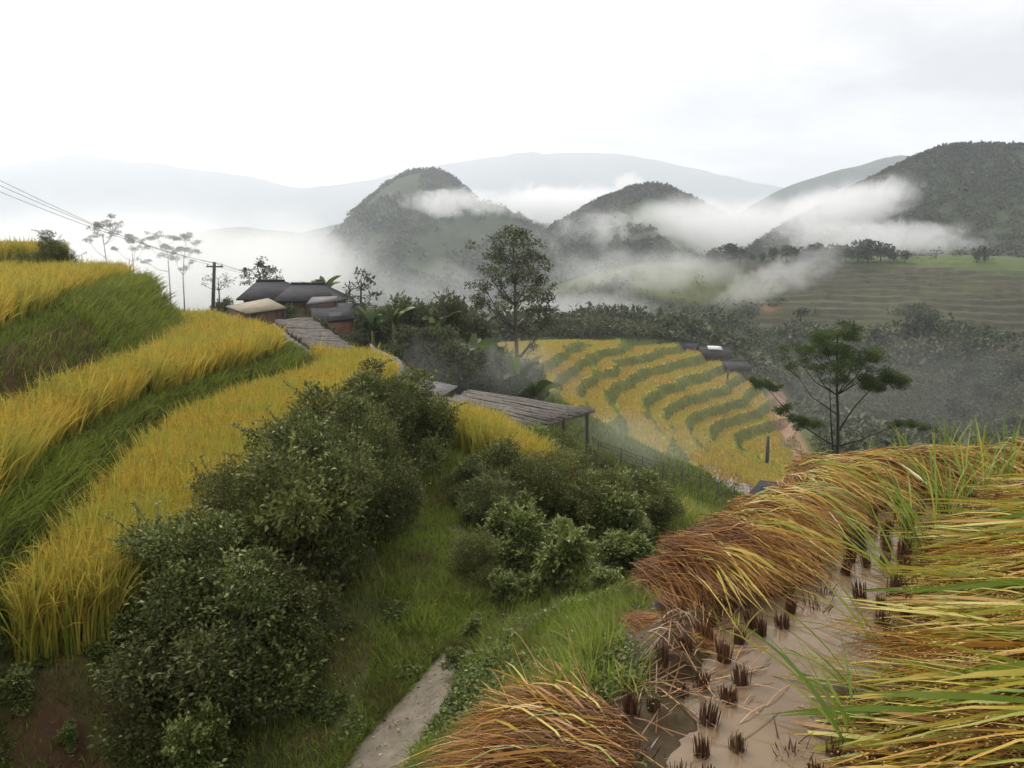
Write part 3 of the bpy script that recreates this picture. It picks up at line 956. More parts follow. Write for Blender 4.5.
blade_stuff("grass", "patch of fresh bright green grass at the bend of the footpath", M["brightgrass"], [blades(PQ, r.uniform(0.04, 0.10, n), np.full(n, 0.010), r.uniform(0, 0.6, n), r.uniform(0.2, 1.0, n), 2, None, np.clip(r.normal(0.35, 0.2, n), 0, 1), 49)])
PV = scatter(-8, 16, 9, 46, 130000, lambda x, y, W: (W["pad"] < .1) * (W["t3"] + W["t2"] + W["b2"] + W["strip"] + W["trail"] < 0.4) * (W["bowl"] < 0.3) * (W["mud2"] < 0.2) * (x > -3.5 + 0 * y) * np.clip(1.2 - y / 60, 0.3, 1), 51)
n = len(PV)
d = np.hypot(PV[:, 0], PV[:, 1])
yel = sstep(1.3 - np.hypot((PV[:, 0] - 5.3) / 1.6, (PV[:, 1] - 22) / 4.0))
s5 = blades(PV, r.uniform(0.12, 0.42, n) * (1 + yel * 0.5), 0.008 + 0.0012 * d, r.uniform(0, 0.6, n), r.uniform(0.2, 1.2, n), 2, None, np.clip(r.normal(0.42, 0.2, n) + yel * 0.45, 0, 1), 52)
blade_stuff("grass", "rough grass and weeds over the gully floor below the bamboo roof", M["grass"], [s5])
PX = scatter(11, 40, 22, 80, 60000, lambda x, y, W: (W["bowl"] < 0.05) * (W["mud2"] < 0.1) * np.clip(1.3 - y / 70, 0.2, 1) * (x < 12 + 0.42 * y) * (x > 12), 55)
n = len(PX)
d = np.hypot(PX[:, 0], PX[:, 1])
blade_stuff("grass", "rough grass on the steep slope falling away below the umbrella tree", M["grass"], [blades(PX, r.uniform(0.2, 0.5, n), 0.01 + 0.0013 * d, r.uniform(0, 0.6, n), r.uniform(0.2, 1.2, n), 2, None, np.clip(r.normal(0.45, 0.22, n), 0, 1), 56)])
PR = scatter(-26, -9, 27, 52, 30000, lambda x, y, W: (W["t1"] + W["t0"] + W["t2"] < 0.3) * 0.8, 53)
n = len(PR)
blade_stuff("grass", "green grass on the hump behind the stepped terraces and by the houses", M["grass"], [blades(PR, r.uniform(0.3, 0.7, n), np.full(n, 0.05), r.uniform(0, 0.6, n), r.uniform(0.2, 1.0, n), 2, None, np.clip(r.normal(0.6, 0.2, n), 0, 1), 54)])
# leafy weeds
PW = scatter(-5.5, 0.6, 5.4, 9.5, 30000, lambda x, y, W: (W["path"] < 0.05) * (W["t3"] < .5) * (W["pad"] < .05) * (fbm(x / .45, y / .45, 61) > 0.05), 62)
PW2 = scatter(-1.2, 2.0, 2.4, 8, 4200, lambda x, y, W: (W["path"] < 0.05) * (W["pad"] < .2) * (fbm(x / .4, y / .4, 63) > 0.12), 64)
PW = np.concatenate([PW, PW2])
Q = spread_about(PW, 6, 0.03, 65)
n = len(Q)
Q[:, 2] += r.uniform(0.01, 0.13, n)
ax = np.stack([r.normal(0, 1, n), r.normal(0, 1, n), r.uniform(-0.1, 0.8, n)], 1)
blade_stuff("weeds", "low leafy weeds scattered along the footpath and the bare earth", M["shrub_light"], [leaves(Q, ax, r.uniform(0.02, 0.055, n), 0.6, np.clip(r.normal(0.35, 0.25, n), 0, 1), 66)])

# ragged fringe of grass along both edges of the footpath
PF = scatter(-2.0, 0.2, 5.3, 8.6, 60000, lambda x, y, W: (np.abs(dist_poly(x, y, PATH) - 0.44) < 0.16) * (W["path"] < 0.9) * (0.35 + (fbm(x / .25, y / .25, 91) > -0.02)), 92)
n = len(PF)
r = np.random.default_rng(93)
blade_stuff("grass", "ragged fringe of grass creeping over both edges of the footpath", M["lawn"], [blades(PF, r.uniform(0.05, 0.15, n), np.full(n, 0.008), r.uniform(0.1, 0.9, n), r.uniform(0.2, 1.4, n), 3, None, np.clip(r.normal(0.45, 0.22, n), 0, 1), 94)])
# fallen leaves on the path and the bare soil
PL = scatter(-5.0, 0.1, 5.3, 8.6, 2600, lambda x, y, W: (W["t3"] < .5) * (W["pad"] < .1) * 0.5, 95)
PL[:, 2] += 0.012
n = len(PL)
blade_stuff("fallen_leaves", "small brown fallen leaves scattered over the footpath and the bare soil", M["litter"], [leaves(PL, np.stack([r.normal(0, 1, n), r.normal(0, 1, n), r.uniform(-0.05, 0.25, n)], 1), r.uniform(0.02, 0.05, n), 0.5, r.uniform(0, 1, n), 96)])
# ------------------------------------------------------------------ shrubs and trees


def leaf_cloud(seed, blobs, n, size, aspect=0.5, up=0.3, shell=0.55):
    """leaves through the volume of BLOBS (cx,cy,cz,rx,ry,rz), denser towards their skins"""
    r = np.random.default_rng(seed)
    B = np.asarray(blobs, float)
    vol = (B[:, 3] * B[:, 4] * B[:, 5]) ** (2 / 3)
    k = r.choice(len(B), n, p=vol / vol.sum())
    d = r.normal(0, 1, (n, 3))
    d /= np.linalg.norm(d, axis=1, keepdims=True)
    rad = (1 - shell * r.uniform(0, 1, n) ** 1.6) * r.normal(1, 0.07, n)
    P = B[k, :3] + d * rad[:, None] * B[k, 3:]
    ax = d * 0.8 + r.normal(0, 0.6, (n, 3)) + np.array([0, 0, up])
    tint = np.clip(r.normal(0.45, 0.2, n) + r.normal(0, 0.12, len(B))[k], 0, 1)
    return leaves(P, ax, size * r.uniform(0.6, 1.35, n), aspect, tint, seed)


def bush_parts(seed, R, H, n, size, aspect=0.5, nb=14):
    r = np.random.default_rng(seed)
    blobs = []
    for i in range(nb):
        a, q = r.uniform(0, 2 * PI), math.sqrt(r.uniform(0, 1))
        h = r.uniform(0.15, 1.0)
        rad = r.uniform(0.18, 0.44) * R
        q *= math.sqrt(max(0.05, 1 - (max(h, 0.3) - 0.3) ** 2 * 1.3)) * (R - rad * 0.6)
        blobs.append((q * math.cos(a), q * math.sin(a), h * (H - rad * 0.75), rad, rad, rad * r.uniform(0.7, 1.0)))
    lv, lq, lt = leaf_cloud(seed, blobs, n, size, aspect)
    # sprigs that stick out of the outline
    m = n // 9
    k = r.integers(0, nb, m)
    B = np.asarray(blobs)[k]
    d = r.normal(0, 1, (m, 3)); d[:, 2] = np.abs(d[:, 2]) + 0.3
    d /= np.linalg.norm(d, axis=1, keepdims=True)
    P = B[:, :3] + d * B[:, 3:] * r.uniform(0.95, 1.35, (m, 1))
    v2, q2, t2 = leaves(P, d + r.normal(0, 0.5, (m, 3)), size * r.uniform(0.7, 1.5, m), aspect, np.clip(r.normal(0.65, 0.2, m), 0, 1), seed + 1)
    st = MB()
    # long shoots that break the outline
    LV, LQ, LT, off = [lv, v2], [lq, q2 + len(lv)], [lt, t2], len(lv) + len(v2)
    for s_ in range(26):
        b = blobs[int(r.integers(0, nb))]
        d0 = np.array([r.normal(0, 0.6), r.normal(0, 0.6), r.uniform(0.4, 1.2)])
        d0 /= np.linalg.norm(d0)
        p0 = np.array(b[:3]) + d0 * b[3] * 0.7
        ln = r.uniform(0.22, 0.5) * R
        kk = np.linspace(0, 1, 4)[:, None]
        pts = p0 + d0 * ln * kk + np.array([d0[0], d0[1], -0.3]) * 0.25 * ln * kk ** 2
        st.tube(pts, [0.007 * R, 0.006 * R, 0.004 * R, 0.002 * R], 4)
        m_ = 16
        u = r.uniform(0.25, 1.05, m_)
        P_ = np.stack([np.interp(u, kk[:, 0], pts[:, j]) for j in range(3)], 1)
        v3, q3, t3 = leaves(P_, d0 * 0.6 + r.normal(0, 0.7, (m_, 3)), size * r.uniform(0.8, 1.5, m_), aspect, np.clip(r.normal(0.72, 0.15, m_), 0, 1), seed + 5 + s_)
        LV.append(v3); LQ.append(q3 + off); LT.append(t3); off += len(v3)
    for b in blobs:
        mid = np.array([b[0] * 0.35 + r.normal(0, 0.04), b[1] * 0.35 + r.normal(0, 0.04), b[2] * 0.55])
        st.tube([[b[0] * 0.08, b[1] * 0.08, -0.15], mid, b[:3]], [0.022 * R, 0.014 * R, 0.006 * R], 5)
    return np.concatenate(LV), np.concatenate(LQ), np.concatenate(LT), st


def bush_proto(seed, R, H, n, size, mat, aspect=0.5, nb=14):
    v, q, t, st = bush_parts(seed, R, H, n, size, aspect, nb)
    return mesh_np("foliage", v, q, None, [mat], {"tint": t}), st.mesh("stem", M["bark"])


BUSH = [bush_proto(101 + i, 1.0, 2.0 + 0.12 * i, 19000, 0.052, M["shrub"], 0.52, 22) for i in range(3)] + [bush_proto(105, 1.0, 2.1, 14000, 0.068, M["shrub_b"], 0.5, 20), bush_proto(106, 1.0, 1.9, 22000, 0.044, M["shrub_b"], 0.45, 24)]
BUSHL = [bush_proto(111 + i, 0.6, 1.1, 4200, 0.065, M["shrub_light"], 0.55, 9) for i in range(2)]
THICK = [bush_proto(121 + i, 1.6, 3.0, 7000, 0.17, M["thicket"], 0.5, 20) for i in range(3)]


def bush(protos, i, loc, scale, rz, label, group=None, name="shrub", cat="shrub"):
    fo, st = protos[i % len(protos)]
    t = thing(name, label, cat, loc, rz, group)
    t.scale = (scale,) * 3 if np.ndim(scale) == 0 else scale
    obj("foliage", fo, t)
    obj("stem", st, t)
    return t


G = "dark shrubs beside the grassy trail"
GL = "dark leafy shrub in the dense thicket between the lowest rice terrace and the trail"
SHR = [(-2.75, 7.0, 0.92, 0.80), (-3.25, 7.7, 0.85, 0.75), (-2.35, 7.6, 0.72, 0.66), (-2.55, 8.6, 1.0, 1.02), (-3.1, 9.2, 0.85, 0.9), (-2.15, 9.5, 0.72, 0.92), (-2.75, 10.3, 1.0, 1.0),
       (-2.1, 11.0, 0.78, 1.0), (-2.9, 11.9, 1.0, 1.0), (-2.3, 12.6, 0.85, 1.0), (-3.0, 13.6, 0.95, 0.9), (-2.2, 14.2, 0.92, 0.98), (-2.75, 15.4, 1.0, 0.92), (-1.95, 15.7, 0.85, 0.9), (-2.3, 17.0, 1.0, 0.62), (-3.4, 7.0, 0.5, 0.4)]
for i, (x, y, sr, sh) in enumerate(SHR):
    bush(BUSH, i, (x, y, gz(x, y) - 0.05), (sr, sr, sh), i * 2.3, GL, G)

# shrubs of the gully, right of the trail
GM = "bushy green shrub in the gully between the trail and the slope of cut rice"
for i, (px, py, Y, s) in enumerate([(495, 560, 12.5, 0.55), (470, 545, 13.5, 0.5), (505, 520, 14.5, 0.65), (540, 505, 16, 0.6), (575, 500, 17.5, 0.68), (610, 525, 16, 0.7), (640, 520, 17.5, 0.7), (560, 480, 20, 0.6),
                                     (600, 490, 21, 0.6), (640, 500, 21, 0.55), (528, 495, 16.5, 0.5), (480, 590, 10.8, 0.35), (600, 550, 14, 0.6), (560, 530, 15, 0.7), (640, 478, 24, 0.4), (660, 515, 19, 0.6)]):
    p = at(px, py, Y)
    bush(BUSH, i + 1, (p[0], Y, gz(p[0], Y) - 0.05), (s * 1.05, s * 1.05, s * 0.85), i * 1.7, GM, "shrubs of the gully")
r_ = np.random.default_rng(77)
for i in range(46):
    px, py, Y = r_.uniform(455, 665), 0, r_.uniform(9.8, 19)
    x = ray(px, 500)[0] * Y
    if x < -0.55 + 0.06 * (Y - 9) or float(sd_poly(np.array([x]), np.array([Y]), STRIP)[0]) > -0.5:
        continue
    s = r_.uniform(0.4, 0.95) * min(1, Y / 14)
    if i % 3 == 0:
        bush(BUSH, 3 + i % 2, (x, Y, gz(x, Y) - 0.05), (s * 0.8, s * 0.8, s * 0.7), i * 1.3, "small olive shrub in the undergrowth of the gully", "olive shrubs of the gully")
        continue
    bush(BUSHL, i, (x, Y, gz(x, Y) - 0.05), (s * 1.2, s * 1.2, s * r_.uniform(0.8, 1.3)), i * 1.3, "small pale leafy shrub in the undergrowth of the gully", "small shrubs of the gully")
p = at(556, 590, 9.3)
bush(BUSHL, 0, (p[0], 9.3, gz(p[0], 9.3)), (0.85, 0.85, 1.0), 0.5, "pale leafed upright bush standing out alone at the top of the green slope", None)
for i, (px, py, Y, s) in enumerate([(470, 640, 8.4, 0.30), (505, 600, 9.4, 0.4), (520, 570, 10.5, 0.45), (455, 690, 7.5, 0.22), (600, 560, 9.8, 0.28)]):
    p = at(px, py, Y)
    bush(BUSHL, i, (p[0], Y, gz(p[0], Y)), s, i * 2.1, "small pale green weed bush on the grassy slope right of the footpath", "weed bushes of the slope", "weed_bush", "bush")
p = at(232, 640, 6.75)
bush(BUSHL, 1, (p[0], 5.95, gz(p[0], 5.95)), (0.5, 0.5, 0.65), 1.0, "low leafy bush with larger bright leaves at the foot of the dark thicket", None, "weed_bush", "bush")
for px, py, Y, s, lab in ((12, 720, 6.6, 0.42, "low weed bush on the bare red earth below the rice"), (60, 700, 6.5, 0.25, "tiny weed bush beside the bare red earth")):
    p = at(px, py, Y)
    bush(BUSHL, 0, (p[0], Y, gz(p[0], Y)), s, 0.4, lab, None, "weed_bush", "bush")
bush(BUSH, 2, (-15.9, 27.6, gz(-15.9, 27.6)), (1.0, 0.8, 0.88), 0.4, "low round dark bush on the topmost rice terrace", None)


# ---- trees given by clumps of leaves
def tree(name, label, cat, Y, base, trunk, clumps, mat, bark, seed, dens=1.0, size=0.16, aspect=0.45, squash=0.55, rbase=0.1, twig=0.5, group=None, shell=0.95, branch_from=None):
    """trunk: list of (px, py) from foot to tip; clumps: (px, py, radius in px) at about the distance Y"""
    r = np.random.default_rng(seed)
    B = np.asarray(base, float)
    t = thing(name, label, cat, B, 0, group)
    T = np.array([at(px, py, Y) for px, py in trunk]) - B
    T[0] = (T[0][0], T[0][1], -0.2)
    k = np.linspace(0, 1, len(T))
    st = MB().tube(T, rbase * (1 - 0.75 * k), 7)
    blobs = []
    for cpx, cpy, crp in clumps:
        rad = crp / FPX * Y
        c = at(cpx, cpy, Y) - B
        c[1] += r.normal(0, 1) * rad * 1.3
        # limb from the trunk, starting lower than the clump
        j = int(np.argmin(np.abs(T[:, 2] - (c[2] - abs(c[0] - np.interp(c[2], T[:, 2], T[:, 0])) * 0.9 - rad * 0.6)))) if branch_from is None else branch_from
        j = min(max(j, 1), len(T) - 1)
        mid = (T[j] * 0.45 + c * 0.55) + np.array([0, 0, -0.12 * np.linalg.norm(c - T[j])]) + r.normal(0, 0.03, 3) * rad
        st.tube([T[j], mid, c], [rbase * (1 - 0.75 * k[j]) * 0.55, rbase * 0.25, rbase * 0.1], 5)
        for _ in range(5):
            d = r.normal(0, 1, 3); d[2] *= 0.4
            st.tube([c * 0.6 + mid * 0.4, c + d / np.linalg.norm(d) * rad * 0.8], [rbase * 0.12, rbase * 0.05], 4)
        for s in range(5):
            o = r.normal(0, 1, 3) * np.array([0.6, 0.6, 0.3]) * rad
            q = rad * r.uniform(0.38, 0.62)
            blobs.append((*(c + o), q, q, q * squash))
    area = sum((c[2] / FPX * Y) ** 2 for c in clumps)
    n = int(dens * area * 5.5 / (size * size * aspect))
    v, q, tt = leaf_cloud(seed, blobs, n, size, aspect, 0.1, shell)
    obj("trunk", st.mesh("trunk", bark), t)
    obj("crown", mesh_np("crown", v, q, None, [mat], {"tint": tt}), t)
    return t


def foot(px, Y):
    x = ray(px, 384)[0] * Y
    return (x, Y, gz(x, Y))


f = foot(517, 42)
tree("tall_tree", "tall slender tree with clumpy dark crown rising above the banana thicket", "tree", 42, f, [(518, 395), (517, 360), (516, 330), (515, 305), (515, 285), (514, 262), (513, 240)],
     [(509, 237, 17), (522, 234, 13), (497, 246, 14), (528, 250, 17), (539, 254, 12), (505, 258, 17), (520, 262, 14), (487, 268, 13), (497, 277, 13), (482, 284, 12), (511, 281, 14), (530, 273, 16), (543, 279, 12), (536, 294, 14), (548, 296, 12), (484, 302, 12),
      (494, 310, 10), (478, 292, 8), (523, 296, 12), (529, 312, 12), (546, 313, 12), (538, 325, 10), (552, 309, 8), (524, 330, 8), (503, 296, 9), (531, 345, 8)], M["thicket"], M["bark"], 301, 1.35, 0.15, 0.5, 0.6, 0.13)
f = foot(838, 30)
tree("umbrella_tree", "slim tree with flat umbrella crown and bare side branches above the cut paddy", "tree", 30, f, [(838, 470), (838, 440), (838, 415), (837, 395), (837, 372), (837, 350), (838, 332)],
     [(838, 331, 17), (822, 338, 17), (855, 337, 14), (812, 350, 17), (865, 352, 15), (838, 347, 20), (800, 360, 13), (826, 362, 17), (850, 362, 17), (874, 364, 12), (794, 368, 8), (862, 373, 11), (816, 373, 11), (836, 376, 12), (848, 350, 16)], M["feather"], M["dark_bark"], 302, 1.5, 0.085, 0.34, 0.5, 0.075)
# its lower side limbs belong to the same tree
t = bpy.data.objects["umbrella_tree"]
st = MB()
B = np.array(t.location)
lv = []
for pts, cl in (([(838, 432), (852, 410), (868, 392), (878, 384)], [(872, 380, 13), (886, 376, 15), (898, 376, 14), (880, 388, 12), (907, 380, 9)]), ([(838, 448), (818, 436), (800, 424), (782, 405), (765, 386)], [(764, 382, 10), (754, 380, 6), (774, 388, 8), (790, 408, 10), (800, 420, 11), (812, 424, 10)]),
                ([(838, 446), (860, 440), (885, 430), (905, 424)], [(895, 424, 8), (912, 424, 8), (924, 428, 7)]), ([(833, 450), (831, 420), (830, 395), (830, 370)], [(828, 352, 8)])):
    st.tube(np.array([at(px, py, 30) for px, py in pts]) - B, np.linspace(0.038, 0.01, len(pts)), 5)
    for cx_, cy_, cr in cl:
        c = at(cx_, cy_, 30) - B
        rad = cr / FPX * 30
        for s in range(4):
            o = rng.normal(0, 1, 3) * np.array([0.6, 0.6, 0.25]) * rad
            lv.append((*(c + o), rad * 0.6, rad * 0.6, rad * 0.32))
obj("limb", st.mesh("limb", M["dark_bark"]), t)
v, q, tt = leaf_cloud(303, lv, 15000, 0.085, 0.34, 0.1, 0.95)
obj("crown", mesh_np("crown", v, q, None, [M["feather"]], {"tint": tt}), t)

# four feathery trees in the mist beyond the upper terrace
FT = [("leftmost feathery tree in the mist beyond the upper rice terrace, forked and flat topped", 105, [(106, 275), (106, 258), (104, 245), (103, 235)], [(92, 226, 6), (101, 225, 6), (112, 224, 7), (118, 223, 4), (97, 235, 5), (108, 234, 5), (90, 240, 4), (116, 231, 4)]),
      ("small low feathery tree in the mist, second from the left of its row", 132, [(133, 280), (133, 262), (132, 250)], [(127, 240, 6), (136, 239, 6), (143, 242, 4), (122, 248, 5), (137, 249, 5), (142, 247, 4)]),
      ("spreading feathery tree in the mist, third from the left of its row", 165, [(170, 290), (169, 272), (168, 258), (165, 245)], [(154, 239, 7), (164, 236, 7), (174, 238, 6), (151, 248, 4), (168, 247, 7), (176, 250, 5), (160, 255, 4), (152, 262, 5)]),
      ("tall feathery tree nearest the utility pole in the misty row", 185, [(183, 295), (183, 275), (184, 258), (186, 243)], [(181, 237, 6), (190, 236, 6), (197, 243, 4), (184, 247, 7), (194, 252, 5), (178, 259, 5), (188, 262, 4), (180, 268, 5)])]
for i, (lab, px, tr, cl) in enumerate(FT):
    tree("feathery_tree", lab, "tree", 88 + i * 2, foot(tr[0][0], 88 + i * 2), tr, cl, M["tree"], M["bark"], 310 + i, 1.5, 0.20, 0.42, 0.35, 0.09, group="feathery trees in the mist")
tree("forked_tree", "dark tree with spaced leaf clumps right behind the dark roofed houses", "tree", 60, foot(262, 60), [(262, 310), (261, 290), (260, 276), (257, 266)],
     [(255, 262, 6), (262, 266, 6), (250, 270, 5), (268, 271, 6), (276, 270, 6), (246, 276, 5), (258, 277, 6), (270, 279, 5), (279, 277, 4), (248, 283, 4)], M["tree"], M["bark"], 320, 1.6, 0.2, 0.5, 0.5, 0.13)
tree("bare_tree", "thin half bare bush tree beside the utility pole", "tree", 64, foot(220, 64), [(220, 310), (219, 290), (218, 278)], [(212, 278, 7), (224, 277, 7), (218, 284, 8), (228, 285, 6), (206, 284, 5)], M["tree"], M["bark"], 321, 0.30, 0.16, 0.4, 0.7, 0.08)
tree("papaya_tree", "dark papaya tree with stacked leaf tiers beside the end house", "tree", 47, foot(361, 47), [(361, 335), (361, 310), (361, 290), (361, 278)],
     [(355, 275, 6), (366, 276, 6), (361, 271, 5), (371, 280, 5), (352, 284, 6), (364, 288, 7), (370, 294, 6), (355, 296, 7), (348, 290, 5), (366, 303, 7), (346, 300, 6), (357, 308, 6)], M["tree"], M["bark"], 322, 0.9, 0.26, 0.45, 0.4, 0.1)
for i, (px, py, Y, tr, cl, lab) in enumerate([
    (594, 560, 15.5, [(594, 560), (596, 530), (595, 505), (594, 480)], [(590, 478, 12), (600, 490, 13), (582, 495, 12), (605, 508, 11), (588, 512, 10), (612, 492, 8)], "thin dark sapling with loose foliage over the gully shrubs, left of a pair"),
    (628, 550, 16.5, [(628, 555), (629, 530), (628, 510), (627, 492)], [(624, 490, 12), (636, 498, 12), (616, 502, 10), (640, 512, 12), (626, 512, 10), (648, 506, 8)], "thin dark sapling with loose foliage over the gully shrubs, right of a pair")]):
    tree("sapling", lab, "tree", Y, foot(px, Y), tr, cl, M["shrub"], M["dark_bark"], 330 + i, 0.42, 0.085, 0.45, 0.6, 0.028, group="saplings of the gully")

# thicket beside the houses: separate leafy trees and bananas
GT = "bushy dark tree in the misty thicket between the houses and the tall tree"
for i, (px, Y, s, sh) in enumerate([(385, 44, 0.75, 0.85), (400, 41, 0.9, 0.95), (418, 42, 0.9, 0.9), (432, 43, 0.8, 1.0), (450, 41, 1.0, 0.95), (470, 42, 0.95, 0.8), (485, 39, 0.75, 0.62), (455, 38, 0.8, 0.65), (500, 40, 0.7, 0.7), (525, 40, 0.7, 0.6), (415, 38, 0.8, 0.75), (392, 37, 0.7, 0.6), (437, 37.5, 0.8, 0.8), (462, 36.5, 0.8, 0.7), (505, 37, 0.6, 0.55), (480, 36, 0.6, 0.5), (375, 43, 0.8, 0.8), (362, 45, 0.7, 0.8)]):
    f = foot(px, Y)
    bush(THICK, i, f, (s, s, s * sh * 1.5), i * 1.9, GT, "trees of the misty thicket", "bushy_tree", "tree")
for i, (px, Y, s, sh) in enumerate([(300, 38, 0.42, 0.5), (285, 39, 0.4, 0.45), (268, 41, 0.4, 0.4), (315, 37, 0.4, 0.4), (228, 47, 0.5, 0.6), (330, 36, 0.35, 0.4), (345, 40, 0.45, 0.5), (322, 42, 0.5, 0.6), (358, 41, 0.5, 0.6), (297, 43, 0.45, 0.55), (240, 39, 0.3, 0.4), (256, 38, 0.28, 0.35), (350, 40.5, 0.45, 0.55), (338, 41, 0.4, 0.5), (293, 45, 0.5, 0.6)]):
    bush(THICK, i, foot(px, Y), (s, s, s * sh * 1.8), i, "leafy bush growing in front of the dark roofed houses", "bushes around the houses", "shrub", "shrub")


def banana(label, px, Y, H, seed, group=None, nl=8, L=1.7, up=0.5):
    r = np.random.default_rng(seed)
    f = foot(px, Y)
    t = thing("banana_plant", label, "banana plant", f, 0, group)
    obj("stem", MB().tube([[0, 0, -0.2], [0.03, 0, H * 0.5], [0, 0.02, H]], [0.13, 0.11, 0.07], 7).mesh("stem", M["stem_green"]), t)
    S = 7
    s = np.linspace(0, 1, S)
    az = np.arange(nl) * 2.4 + r.normal(0, 0.3, nl)
    el = r.uniform(0.1, 0.8, nl) * (1 - up) + 0.12
    ang = el[:, None] + s[None, :] * r.uniform(0.7, 1.9, nl)[:, None]
    st = L * r.uniform(0.8, 1.15, nl)[:, None] / (S - 1)
    dx = np.concatenate([np.zeros((nl, 1)), np.cumsum(np.sin(ang[:, :-1]) * st, 1)], 1)
    dz = np.concatenate([np.zeros((nl, 1)), np.cumsum(np.cos(ang[:, :-1]) * st, 1)], 1)
    P = np.stack([dx * np.cos(az)[:, None], dx * np.sin(az)[:, None], H - 0.1 + dz], 2)
    w = np.interp(s, [0, 0.18, 0.4, 0.8, 1], [0.05, 0.30, 0.46, 0.36, 0.04])[None, :] * np.ones((nl, 1)) * L / 1.7
    ref = np.stack([np.zeros(nl), np.zeros(nl), np.ones(nl)], 1) + r.normal(0, 0.5, (nl, 3))
    v, q, tt = strips(P, w, ref, np.clip(r.normal(0.5, 0.25, nl), 0, 1))
    obj("crown", mesh_np("crown", v, q, None, [M["banana"]], {"tint": tt}), t)
    return t


for i, (px, Y, H, L, lab) in enumerate([(374, 41, 1.9, 1.6, "banana plant with wide bright leaves beside the house at the end of the row"), (395, 40, 2.6, 1.5, "banana plant with raised pale leaf in the misty thicket"), (438, 40, 2.7, 1.6, "banana plant with upright bright leaf near the middle of the thicket"),
                                        (426, 39.5, 1.9, 1.5, "banana plant with arching leaf below the brighter one in the thicket"), (498, 38.5, 1.5, 1.7, "banana plant at the foot of the tall slender tree, taller of two"), (520, 37.5, 1.3, 1.8, "short banana plant with drooping leaves below the tall slender tree"),
                                        (328, 55, 3.8, 1.6, "banana plant with tall pale leaf rising behind the house ridge"), (313, 56, 3.6, 1.2, "dark banana plant rising behind the house ridge"), (535, 36.5, 1.2, 1.5, "low banana plant with feathery drooping leaves beside the bamboo roof"), (472, 37.5, 1.8, 1.7, "banana plant with ragged leaves in the lower thicket")]):
    banana(lab, px, Y, H, 400 + i, "banana plants of the hamlet", L=L)
# ------------------------------------------------------------------ houses, sheds, poles, cables, fence


def roof_house(name, label, Y, px0, px1, ridge_px, eave_py, ridge_py, depth, roofmat, wallmat, group=None, hip=True, over=0.35, rz=0.0, wall_drop=2.2):
    """a house whose front eave runs from PX0 to PX1 at distance Y; ridge between the two RIDGE_PX"""
    e0, e1 = at(px0, eave_py, Y), at(px1, eave_py, Y)
    r0, r1 = at(ridge_px[0], ridge_py, Y + depth / 2), at(ridge_px[1], ridge_py, Y + depth / 2)
    c = (e0 + e1) / 2
    c[1] = Y + depth / 2
    zg = min(gz(c[0], c[1]), c[2] - 1.8)
    t = thing(name, label, "house", (c[0], c[1], zg), rz, group)
    B = np.array([c[0], c[1], zg])
    ez = c[2]
    hw = (e1[0] - e0[0]) / 2
    hd = depth / 2
    rzr = (r0[2] + r1[2]) / 2 - zg
    ezr = ez - zg
    a0, a1 = r0[0] - B[0], r1[0] - B[0]
    if not hip:
        a0, a1 = -hw, hw
    mb = MB()
    F = lambda x, y, z: [x, y, z]
    front = [F(-hw, -hd, ezr), F(hw, -hd, ezr), F(a1, 0, rzr), F(a0, 0, rzr)]
    back = [F(hw, hd, ezr), F(-hw, hd, ezr), F(a0, 0, rzr + 0.003), F(a1, 0, rzr + 0.003)]
    th = 0.1
    mb.slab(front, th)
    mb.slab(back, th)
    if hip:
        for s, a in ((-1, a0), (1, a1)):
            v = np.array([[s * hw, -hd * s * -1, ezr], [s * hw, hd * s * -1, ezr], [a, 0, rzr + 0.002]])
            v = np.array([[s * hw, -hd, ezr - .002], [s * hw, hd, ezr - .002], [a, 0, rzr + 0.002]])
            mb.add(np.concatenate([v, v - [0, 0, th]]), [[0, 1, 4, 3], [1, 2, 5, 4], [2, 0, 3, 5]], [[0, 1, 2], [5, 4, 3]])
    ro = obj("roof", mb.mesh("roof", roofmat), t)
    mb = MB().tube([[a0 - 0.05, 0, rzr + 0.03], [a1 + 0.05, 0, rzr + 0.03]], 0.09, 6)
    obj("ridge_cap", mb.mesh("ridge_cap", roofmat), ro)
    iw, idp = hw - over, hd - over
    mb = MB().box((0, 0, (ezr + 0.1) / 2 - 0.25), (2 * iw, 2 * idp, ezr + 0.55))
    if not hip:
        for s in (-1, 1):
            v = np.array([[s * iw, -idp, ezr], [s * iw, idp, ezr], [s * iw, 0, rzr - 0.12]])
            mb.add(np.concatenate([v, v - [s * 0.08, 0, 0]]), [[0, 1, 4, 3], [1, 2, 5, 4], [2, 0, 3, 5]], [[0, 1, 2], [5, 4, 3]])
    obj("wall", mb.mesh("wall", wallmat), t)
    door = obj("door", MB().box((0.15 * hw, -idp - 0.03, 0.95), (0.9, 0.06, 1.9)).mesh("door", M["dark_bark"]), t)
    obj("handle", MB().box((0.15 * hw + 0.34, -idp - 0.08, 0.95), (0.03, 0.05, 0.14)).mesh("handle", M["wire"]), door)
    return t


GH = "houses of the hamlet above the thicket"
roof_house("house", "dark hip roofed house at the left of the hamlet, behind the cream shed roof", 51, 236, 300, (257, 284), 299, 281, 5.0, M["roof_dark"], M["wall_wood"], GH)
roof_house("house", "largest dark roofed house with a long ridge, in the middle of the hamlet", 48, 272, 336, (292, 324), 301, 284, 5.0, M["roof_dark"], M["wall_wood"], GH)


